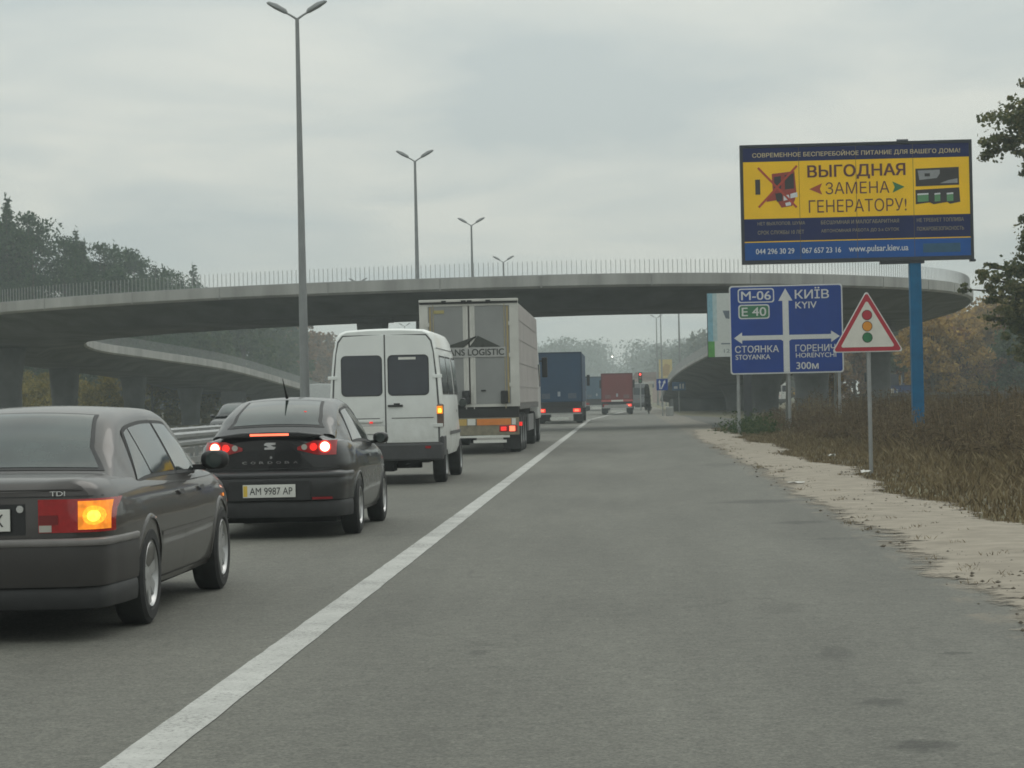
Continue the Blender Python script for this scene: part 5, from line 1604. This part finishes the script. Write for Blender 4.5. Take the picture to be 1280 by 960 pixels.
def pine(h, n_wh, nleaf, size, seed):
    P = []
    crown0 = rng.uniform(.10, .22)
    lean = rng.normal(0, .012, 2)
    for k in range(n_wh):
        t = k / (n_wh - 1)
        z = h * (crown0 + (1 - crown0) * t ** .9)
        rad = h * .27 * (1 - t) ** .95 * rng.uniform(.5, 1.35) + .05
        for j in range(6):
            a = rng.uniform(0, 2 * math.pi)
            rr = rad * rng.uniform(.3, 1.25)
            m_ = max(int(nleaf * (.04 + 1.25 * rr / (h * .2)) / 5), 3)
            q = rng.uniform(.1, 1, m_)[:, None]
            tip = np.array([rr * math.cos(a), rr * math.sin(a), rng.uniform(-.15, .55) * rr])
            w_ = (.10 + .035 * rr) * (1.2 - q * .6)
            P.append(np.array([lean[0] * z, lean[1] * z, z]) + q * tip + rng.normal(0, 1, (m_, 3)) * w_ * np.array([1.4, 1.4, .8]))
    P.append(np.stack([rng.normal(0, .07, 14), rng.normal(0, .07, 14), np.linspace(h * .96, h * 1.03, 14)], 1))
    return leaf_cloud(np.concatenate(P), size, aspect=.42)
PINE = foliage('pine_needles', (.008, .026, .010), (.022, .056, .020), (.05, .09, .03), .5)
GREEN = foliage('green_leaves', (.018, .04, .012), (.042, .072, .022), (.085, .10, .033), .5)
RUST = foliage('rust_leaves', (.07, .034, .016), (.17, .082, .032), (.26, .14, .055), .5)
GOLD = foliage('golden_leaves', (.13, .08, .022), (.30, .18, .04), (.42, .28, .075), .5)
YOL = foliage('yellow_green_leaves', (.10, .085, .02), (.19, .155, .035), (.26, .21, .055), .4)
OAKL = foliage('oak_leaves', (.05, .07, .028), (.115, .13, .055), (.22, .20, .09), 1.6)
FAR = foliage('far_wood_leaves', (.02, .032, .018), (.04, .05, .026), (.07, .065, .035), .12)
BROWN = foliage('dry_stalks', (.048, .034, .020), (.105, .076, .044), (.20, .155, .09), .45)
STRAW = foliage('dry_grass_blades', (.078, .058, .032), (.158, .120, .066), (.27, .22, .132), .9)

def put_trees(protos, spots, name, cat, group, labels=None):
    for k, (x, y, h, v) in enumerate(spots):
        pr, ph = protos[v % len(protos)]
        if pr.get('used') is None:
            o = pr; pr['used'] = 1
        else:
            o = copy_tree(pr)
        o.location = (x, y, -.1)
        sc = h / ph
        o.scale = (sc * rng.uniform(.9, 1.15), sc * rng.uniform(.9, 1.15), sc)
        o.rotation_euler = (0, 0, rng.uniform(0, 6.28))
        o['group'] = group
        if labels: o['label'] = labels[k] if isinstance(labels, (list, tuple)) else labels
    for pr, _ in protos:
        if 'used' in pr: del pr['used']
def pine_proto(h):
    r = thing('pine_tree', (0, 0, 0), 'dark pine tree in the wood behind the left end of the overpass', 'tree')
    V, Fq, rn = pine(h, 48, 190, .32, 0)
    np_mesh('crown', V, Fq, PINE, r, rn)
    MB().tube([(0, 0, -.3), (0, 0, h * .5), (0, 0, h * .97)], [.22, .15, .03], 7).build('trunk', BARK, r)
    return (r, h)
def scots_proto(h):
    r = thing('pine_tree', (0, 0, 0), 'dark pine tree in the wood behind the left end of the overpass', 'tree')
    Q, limbs = [], []
    for k in range(46):
        t = rng.random() ** .75
        z = h * (.28 + .70 * t)
        rad = h * .24 * (1 - max(0, t - .55) * 1.7) * rng.uniform(.15, 1.1)
        a = rng.uniform(0, 2 * math.pi)
        c = (rad * math.cos(a), rad * math.sin(a), z)
        rr = h * rng.uniform(.035, .075)
        Q.append(ball(int(60 + 900 * rr / h), c, (rr * 1.5, rr * 1.5, rr * .75))); limbs.append(c)
    V, Fq, rn = leaf_cloud(np.concatenate(Q), .34, aspect=.5)
    np_mesh('crown', V, Fq, PINE, r, rn)
    trunk_mesh('trunk', h, .22, limbs, BARK, r)
    return (r, h)
pines = [pine_proto(18), scots_proto(17), pine_proto(17), scots_proto(18), scots_proto(16), pine_proto(19)]
# (x, y, height, variant): front rank read from the skyline, then a second rank behind it
PS = [(-58.5, 220, 21.6, 0), (-56.9, 222, 20.6, 1), (-55, 216, 17.6, 2), (-57.3, 226, 19.3, 3), (-54, 224, 18.4, 0), (-53.6, 228, 19.0, 1), (-52, 224, 17.6, 2), (-51.2, 228, 17.9, 3),
      (-50.7, 232, 17.8, 0), (-54.2, 252, 19.0, 1), (-52.3, 250, 18.0, 2), (-50.2, 250, 16.7, 3), (-51, 258, 16.9, 1), (-51.6, 264, 17.2, 0), (-52.6, 278, 17.0, 2), (-54.2, 292, 16.9, 3), (-55.4, 300, 17.0, 1),
      (-58.8, 322, 18.6, 0), (-49.2, 238, 15.6, 3), (-60.5, 228, 20.3, 2), (-62.5, 236, 22.6, 1), (-49.5, 246, 15.2, 0), (-47.5, 218, 14.6, 1), (-51, 216, 16.5, 3), (-60, 216, 19.5, 2), (-56.5, 240, 17.5, 0), (-58, 250, 19, 3), (-54.5, 236, 16.5, 1), (-56, 268, 17, 2), (-57.5, 284, 17.5, 0), (-53, 240, 15.5, 1), (-48.5, 232, 14.2, 2), (-59, 306, 17.3, 3), (-52.5, 222, 15.4, 0), (-46.5, 226, 13.2, 3), (-49, 258, 14, 1), (-50.5, 276, 14.5, 2), (-63.5, 226, 21.5, 0)]
PS = [(a, b, c, k % 6) for k, (a, b, c, d) in enumerate(PS)] + [(-54.6, 296, 19.4, 2)]
PS += [(-.258 * y - rng.uniform(2, 16) - 2, y, rng.uniform(14.5, 17.5) * (1 if y < 290 else .97), k % 6) for k, y in enumerate(np.linspace(214, 330, 34))]
put_trees(pines, PS, 'pine_tree', 'tree', 'pine trees in the wood on the left', 'dark pine tree in the wood behind the left end of the overpass')
def dec_proto(name, label, m, h, wdt, nc, nl, size, base=.12):
    r = thing(name, (0, 0, 0), label, 'tree')
    (V, Fq, rn), limbs = deciduous(h, wdt, nc, nl, size, base)
    np_mesh('crown', V, Fq, m, r, rn)
    trunk_mesh('trunk', h, h * .018 + .05, limbs, BARK, r)
    return (r, h)
gr = [dec_proto('leafy_tree', 'green tree', GREEN, 13, 7.5, 46, 70, .6), dec_proto('leafy_tree', 'green tree', GREEN, 14, 8, 50, 70, .6)]
put_trees(gr, [(-47, 262, 13, 0), (-45, 276, 13.5, 1), (-48.5, 292, 14.5, 0), (-47, 308, 14.5, 1), (-49, 326, 15, 0), (-51, 350, 15.5, 1), (-44, 250, 9.5, 1)], 'leafy_tree', 'tree',
          'green trees in the gap under the overpass', 'dull green tree in the gap beneath the left half of the overpass')
ru = [dec_proto('autumn_tree', 'rust', RUST, 14, 7, 46, 70, .6), dec_proto('autumn_tree', 'rust', RUST, 13, 6.5, 44, 70, .6)]
put_trees(ru, [(-52.5, 372, 15.2, 0), (-54.3, 394, 15.6, 1), (-54.5, 412, 14.6, 0), (-56.5, 440, 14.6, 1), (-59, 470, 14.4, 0), (-60.5, 500, 13.5, 1), (-64, 550, 13.5, 0), (-68, 610, 13.5, 1), (-49.5, 360, 11, 1), (-54, 425, 11, 0)], 'autumn_tree', 'tree',
          'rust brown trees left of the white van', 'rust brown autumn tree left of the white van, under the overpass')
go = [dec_proto('autumn_tree', 'gold', GOLD, 8, 6.5, 44, 90, .42, .06), dec_proto('autumn_tree', 'gold', RUST, 8, 6.5, 44, 90, .42, .06), dec_proto('autumn_tree', 'gold', GREEN, 7, 6, 40, 90, .42, .06)]
put_trees(go, [(rng.uniform(.115, .185) * q, q, rng.uniform(5.5, 8.8) * q / 215, k % 3) for k, q in enumerate(rng.uniform(185, 235, 16))] + [(27.5, 205, 7.6, 0), (31.5, 212, 8.2, 0), (35.5, 208, 8.3, 1), (25.4, 215, 5.6, 2), (39.5, 215, 9.0, 0), (33.5, 190, 4.3, 2), (29.5, 225, 8.0, 1), (36.8, 230, 10.5, 0), (41.5, 224, 10.5, 1), (45.5, 232, 11, 0), (23.5, 235, 7.2, 1), (20.5, 240, 6, 0), (43.5, 205, 8.6, 1), (38.2, 196, 5.2, 2)], 'autumn_tree', 'tree',
          'autumn trees at the right behind the weeds', 'golden brown autumn tree at the right, beyond the weeds and the billboard post')
yl = [dec_proto('yellow_shrub', 'y', YOL, 3.6, 5, 34, 90, .26, .02)]
put_trees(yl, [(-41.5, 172, 4.0, 0), (-38, 168, 3.7, 0), (-35, 172, 3.6, 0), (-45, 176, 4.2, 0), (-48.5, 180, 4.4, 0), (-33, 178, 3.3, 0), (-31.2, 184, 3.1, 0), (-44, 165, 3.6, 0)], 'yellow_shrub', 'shrub',
          'yellow shrubs under the left ramp', 'yellow leaved shrub glimpsed between the left overpass piers')
ora = dec_proto('orange_shrub', 'orange leaved shrub between the big road sign and the triangular sign post', GOLD, 3.4, 2.2, 24, 90, .22, .02)
ora[0].location = (14.1, 155, 0); ora[0]['category'] = 'shrub'
th = thing('dark_shrub', (2.12, 178, -.02), 'dark narrow upright shrub beside the road, right of the red lorry', 'shrub')
Pq = np.concatenate([ball(260, (-.12 + .1 * (1.9 - z) / 1.9, 0, z), (.16 + .17 * (2.1 - z) / 2.0, .3, .26)) for z in np.linspace(.45, 2.05, 8)])
V, Fq, rn = leaf_cloud(Pq, .13)
np_mesh('crown', V, Fq, foliage('dark_shrub_leaves', (.015, .016, .01), (.035, .034, .022), (.06, .05, .03), 2), th, rn)
MB().tube([(0, 0, -.1), (-.02, 0, 1.4)], [.06, .03], 6).build('trunk', BARK, th)

# oak reaching in from the right
ok = thing('oak_tree', (15.6, 75, -.1), 'broad oak reaching into the picture at the right edge, leaves in separate clusters', 'tree')
CL = [(12.75, 9.75, .95, .75), (12.3, 9.2, .55, .45), (13.4, 10.3, 1.0, .8), (12.6, 10.35, .4, .3), (14.2, 9.6, 1.1, .9), (13.0, 9.1, .6, .35), (13.3, 6.6, .5, .5), (13.05, 6.2, .32, .25), (13.8, 7.4, .5, .4),
      (12.35, 4.75, .75, .5), (11.6, 4.95, .42, .25), (12.0, 4.4, .5, .35), (12.9, 5.3, .8, .6), (12.9, 4.2, .85, .7), (12.75, 3.4, .6, .5), (13.6, 3.3, .8, .7), (12.1, 3.75, .42, .3), (13.8, 4.8, 1.0, .9), (14.6, 6.0, 1.2, 1.2),
      (13.2, 2.6, .5, .4), (15.0, 3.6, 1.2, 1.0), (16.4, 5.2, 1.6, 1.4), (15.8, 8.2, 1.5, 1.3), (17.4, 9.8, 1.6, 1.4), (15.6, 11.2, 1.5, 1.1), (18.2, 7.2, 1.6, 1.5), (14.3, 11.2, .8, .6), (17.8, 3.9, 1.4, 1.0), (11.3, 4.75, .22, .14), (12.15, 5.4, .3, .2), (13.2, 8.4, .5, .4), (13.4, 5.9, .8, .7), (13.1, 4.9, .9, .8), (12.6, 3.9, .7, .5), (13.3, 3.9, .9, .7), (13.4, 9.6, .9, .8), (12.7, 10.1, .6, .45), (13.6, 2.7, .9, .6)]
P = []
mb = MB()
mb.tube([(0, 0, -.4), (.1, .1, 1.5), (-.1, 0, 4), (.1, 0, 8.5)], [.38, .30, .24, .10], 10)
for (x, z, rx, rz) in CL:
    x -= 15.6
    yy = rng.uniform(-1.0, 1.0) * min(1.5, abs(x) * .5 + .3)
    nl = int(620 * rx * rz + 60)
    sub = max(4, int(11 * rx))
    for q in range(sub):
        oc_ = (x + rng.normal(0, .5) * rx, yy + rng.normal(0, .5) * rx, z + rng.normal(0, .5) * rz)
        P.append(ball(max(nl // sub * 2, 12), oc_, (rx * rng.uniform(.2, .5), rx * .4, rz * rng.uniform(.16, .4))))
    P.append(ball(nl // 3, (x, yy, z), (rx * 1.15, rx, rz * 1.1)))
    zt = min(z - .2, max(1.6, z * .62))
    mb.tube([(0, 0, zt), (x * .45, yy * .4, (zt + z) / 2 + .1), (x * .8, yy * .8, z - .1), (x, yy, z)], [.13, .08, .045, .015], 6)
V, Fq, rn = leaf_cloud(np.concatenate(P), .14, aspect=.7)
np_mesh('crown', V, Fq, OAKL, ok, rn)
mb.build('trunk', BARK, ok, smooth=50)

# misty far woods: one mass each side
P = []
def wood(x, y, h, wdt, n):
    nc = 15
    for k in range(nc):
        t = rng.random()
        c = (x + rng.normal(0, wdt * .28), y + rng.normal(0, wdt * .28), h * (.12 + .78 * t))
        P.append(ball(n // nc, c, (wdt * .34, wdt * .34, h * .16)))
for k in range(150):
    y = rng.uniform(900, 1240)
    wood(-.5 - rng.uniform(7, 75) * (y / 700), y, rng.uniform(15, 19) * y / 700, 16, 750)
for k in range(60):
    y = rng.uniform(330, 760)
    xx = {0: 12}.get(0) + (760 - y) * .004
    xl = np.interp(y, [330, 450, 570, 660, 760], [15.5, 17.5, 19, 16, 12])
    wood(xl + abs(rng.normal(0, 9)) + 2.0, y, np.interp(y, [330, 570, 760], [9.5, 17.5, 17]) * rng.uniform(.85, 1.05), 8.5, 620)
for k in range(70):
    y = rng.uniform(850, 1200)
    wood((.009 + .026 * rng.random()) * y, y, rng.uniform(19, 26) * y / 1000, 14, 700)
for k in range(34):
    wood(rng.uniform(-40, 60), rng.uniform(1200, 1270), rng.uniform(15, 20), 20, 900)
for k in range(60):
    y = rng.uniform(260, 620)
    wood(-.165 * y - 14 - abs(rng.normal(0, 14)), y, rng.uniform(11, 15), 8, 520)
V, Fq, rn = leaf_cloud(np.concatenate(P), 1.15, aspect=.8)
fo = np_mesh('far_wood', V, Fq, FAR, None, rn)
FO_TAG = 1
P = []
for k in range(80):
    y = rng.uniform(250, 420)
    wood(rng.uniform(.085, .25) * y, y, rng.uniform(6, 9) * (.8 + y / 1500), 9, 420)
V, Fq, rn = leaf_cloud(np.concatenate(P), .9, aspect=.8)
aw = np_mesh('autumn_wood', V, Fq, foliage('autumn_wood_leaves', (.06, .045, .02), (.16, .105, .04), (.26, .18, .07), .25), None, rn)
tag(aw, 'golden brown autumn woods filling the background on the right', 'woods', kind='stuff')
tag(fo, 'misty woods closing the valley far down the highway', 'woods', kind='stuff')

# dry grass and tall weeds on the right
def inner(y): return 3.95 + .25 * np.sin(y * .33 + .4) + .14 * np.sin(y * .9 + 1.2)
def blades(n, yr, xr, hr, wd, lean, name, m, label, dens=None):
    u = rng.random(n)
    y = yr[0] + (yr[1] - yr[0]) * u ** 1.25
    xo = (rng.random(n) ** 1.2) * (xr[1] - xr[0])
    x = inner(y) + xr[0] + xo + rng.normal(0, .10, n)
    grow = np.clip((x - inner(y)) / 3.2, .16, 1)
    cl = .6 + .8 * (np.sin(x * 2.1 + y * .7) * np.sin(y * .9 - x * .6) * .5 + .5)
    h = rng.uniform(hr[0], hr[1], n) * grow * cl
    a = rng.uniform(0, 2 * math.pi, n)
    wv = wd * rng.uniform(.6, 1.4, n)
    dxv, dyv = np.cos(a) * wv, np.sin(a) * wv
    lx, lyv = rng.normal(0, lean, n) * h, rng.normal(0, lean, n) * h
    z0 = np.full(n, -.03)
    V = np.stack([np.stack([x - dxv, y - dyv, z0], 1), np.stack([x + dxv, y + dyv, z0], 1), np.stack([x + lx * .5 + dxv * .6, y + lyv * .5 + dyv * .6, h * .62], 1), np.stack([x + lx, y + lyv, h], 1)], 1).reshape(-1, 3)
    o = np_mesh(name, V, np.arange(4 * n).reshape(n, 4), m, None, np.repeat(rng.random(n), 4))
    return tag(o, label, 'grass', kind='stuff')
blades(60000, (9, 96), (-.12, 7), (.10, .42), .012, .45, 'dry_grass', STRAW, 'short dry straw coloured grass along the sandy verge')
nc = 110
cy_ = 10 + 62 * rng.random(nc) ** 1.4
cx_ = 2.35 + 1.9 * rng.random(nc)
k_ = rng.integers(8, 34, nc)
bx_ = np.repeat(cx_, k_) + rng.normal(0, .05, k_.sum()); by_ = np.repeat(cy_, k_) + rng.normal(0, .07, k_.sum())
hh = rng.uniform(.015, .06, len(bx_)); an = rng.uniform(0, 6.28, len(bx_)); ln_ = rng.uniform(.2, 1.1, len(bx_)) * hh
zz = np.full(len(bx_), .005)
Vt = np.stack([np.stack([bx_ - .003, by_, zz], 1), np.stack([bx_ + .003, by_, zz], 1), np.stack([bx_ + .002 + ln_ * .4 * np.cos(an), by_ + ln_ * .4 * np.sin(an), hh * .6], 1), np.stack([bx_ + ln_ * np.cos(an), by_ + ln_ * np.sin(an), hh], 1)], 1).reshape(-1, 3)
vt = np_mesh('verge_tufts', Vt, np.arange(len(Vt)).reshape(-1, 4), STRAW, None, np.repeat(rng.random(len(bx_)), 4))
tag(vt, 'sparse dry tufts growing out of the sand', 'grass', kind='stuff')
# weeds: stalk plus tufts
n = 26000
y = 22 + 76 * rng.random(n) ** .9
x0_ = inner(y) + np.interp(y, [22, 40, 60, 84], [4.2, 2.9, 2.1, 1.5])
x = x0_ + 24 * rng.random(n) ** 1.3
keep = ~((np.abs(x - 4.2) < .5) & (np.abs(y - 39.5) < 3))
x, y, x0_ = x[keep], y[keep], x0_[keep]
n = len(x)
h = (rng.uniform(.45, 1.2, n) + .25 * (rng.random(n) > .93)) * np.clip(.35 + (x - x0_) / 3.5, .35, 1.05) * (.75 + .4 * (np.sin(x * .9 + y * .35) * .5 + .5))
a = rng.uniform(0, 2 * math.pi, n)
wv = .010
lx, lyv = rng.normal(0, .12, n), rng.normal(0, .12, n)
V1 = np.stack([np.stack([x - np.cos(a) * wv, y - np.sin(a) * wv, -.03 + 0 * x], 1), np.stack([x + np.cos(a) * wv, y + np.sin(a) * wv, -.03 + 0 * x], 1),
               np.stack([x + lx + np.cos(a) * wv * .6, y + lyv + np.sin(a) * wv * .6, h], 1), np.stack([x + lx - np.cos(a) * wv * .6, y + lyv - np.sin(a) * wv * .6, h], 1)], 1).reshape(-1, 3)
Pt = []
for k in range(7):
    t = rng.uniform(.3, 1.08, n)
    Pt.append(np.stack([x + lx * t + rng.normal(0, .07, n), y + lyv * t + rng.normal(0, .07, n), h * t], 1))
Pt = np.concatenate(Pt)
V2, F2, r2 = leaf_cloud(Pt, .16, aspect=.16)
V2 = np.concatenate([V1, V2]); F2 = np.arange(len(V2)).reshape(-1, 4)
wd_ = np_mesh('tall_weeds', V2, F2, BROWN, None, np.concatenate([np.repeat(rng.random(n), 4), r2]))
tag(wd_, 'tall brown withered weeds filling the field right of the verge', 'weeds', kind='stuff')
# a little green growth at the foot of the direction sign
n = 1900
P = np.stack([rng.normal(4.6, .45, n), rng.normal(83, 2.0, n), np.abs(rng.normal(0, .28, n))], 1)
V, Fq, rn = leaf_cloud(P, .14, aspect=.4)
gg = np_mesh('green_undergrowth', V, Fq, GREEN, None, rn)
tag(gg, 'patch of green undergrowth at the foot of the blue direction sign', 'undergrowth', kind='stuff')
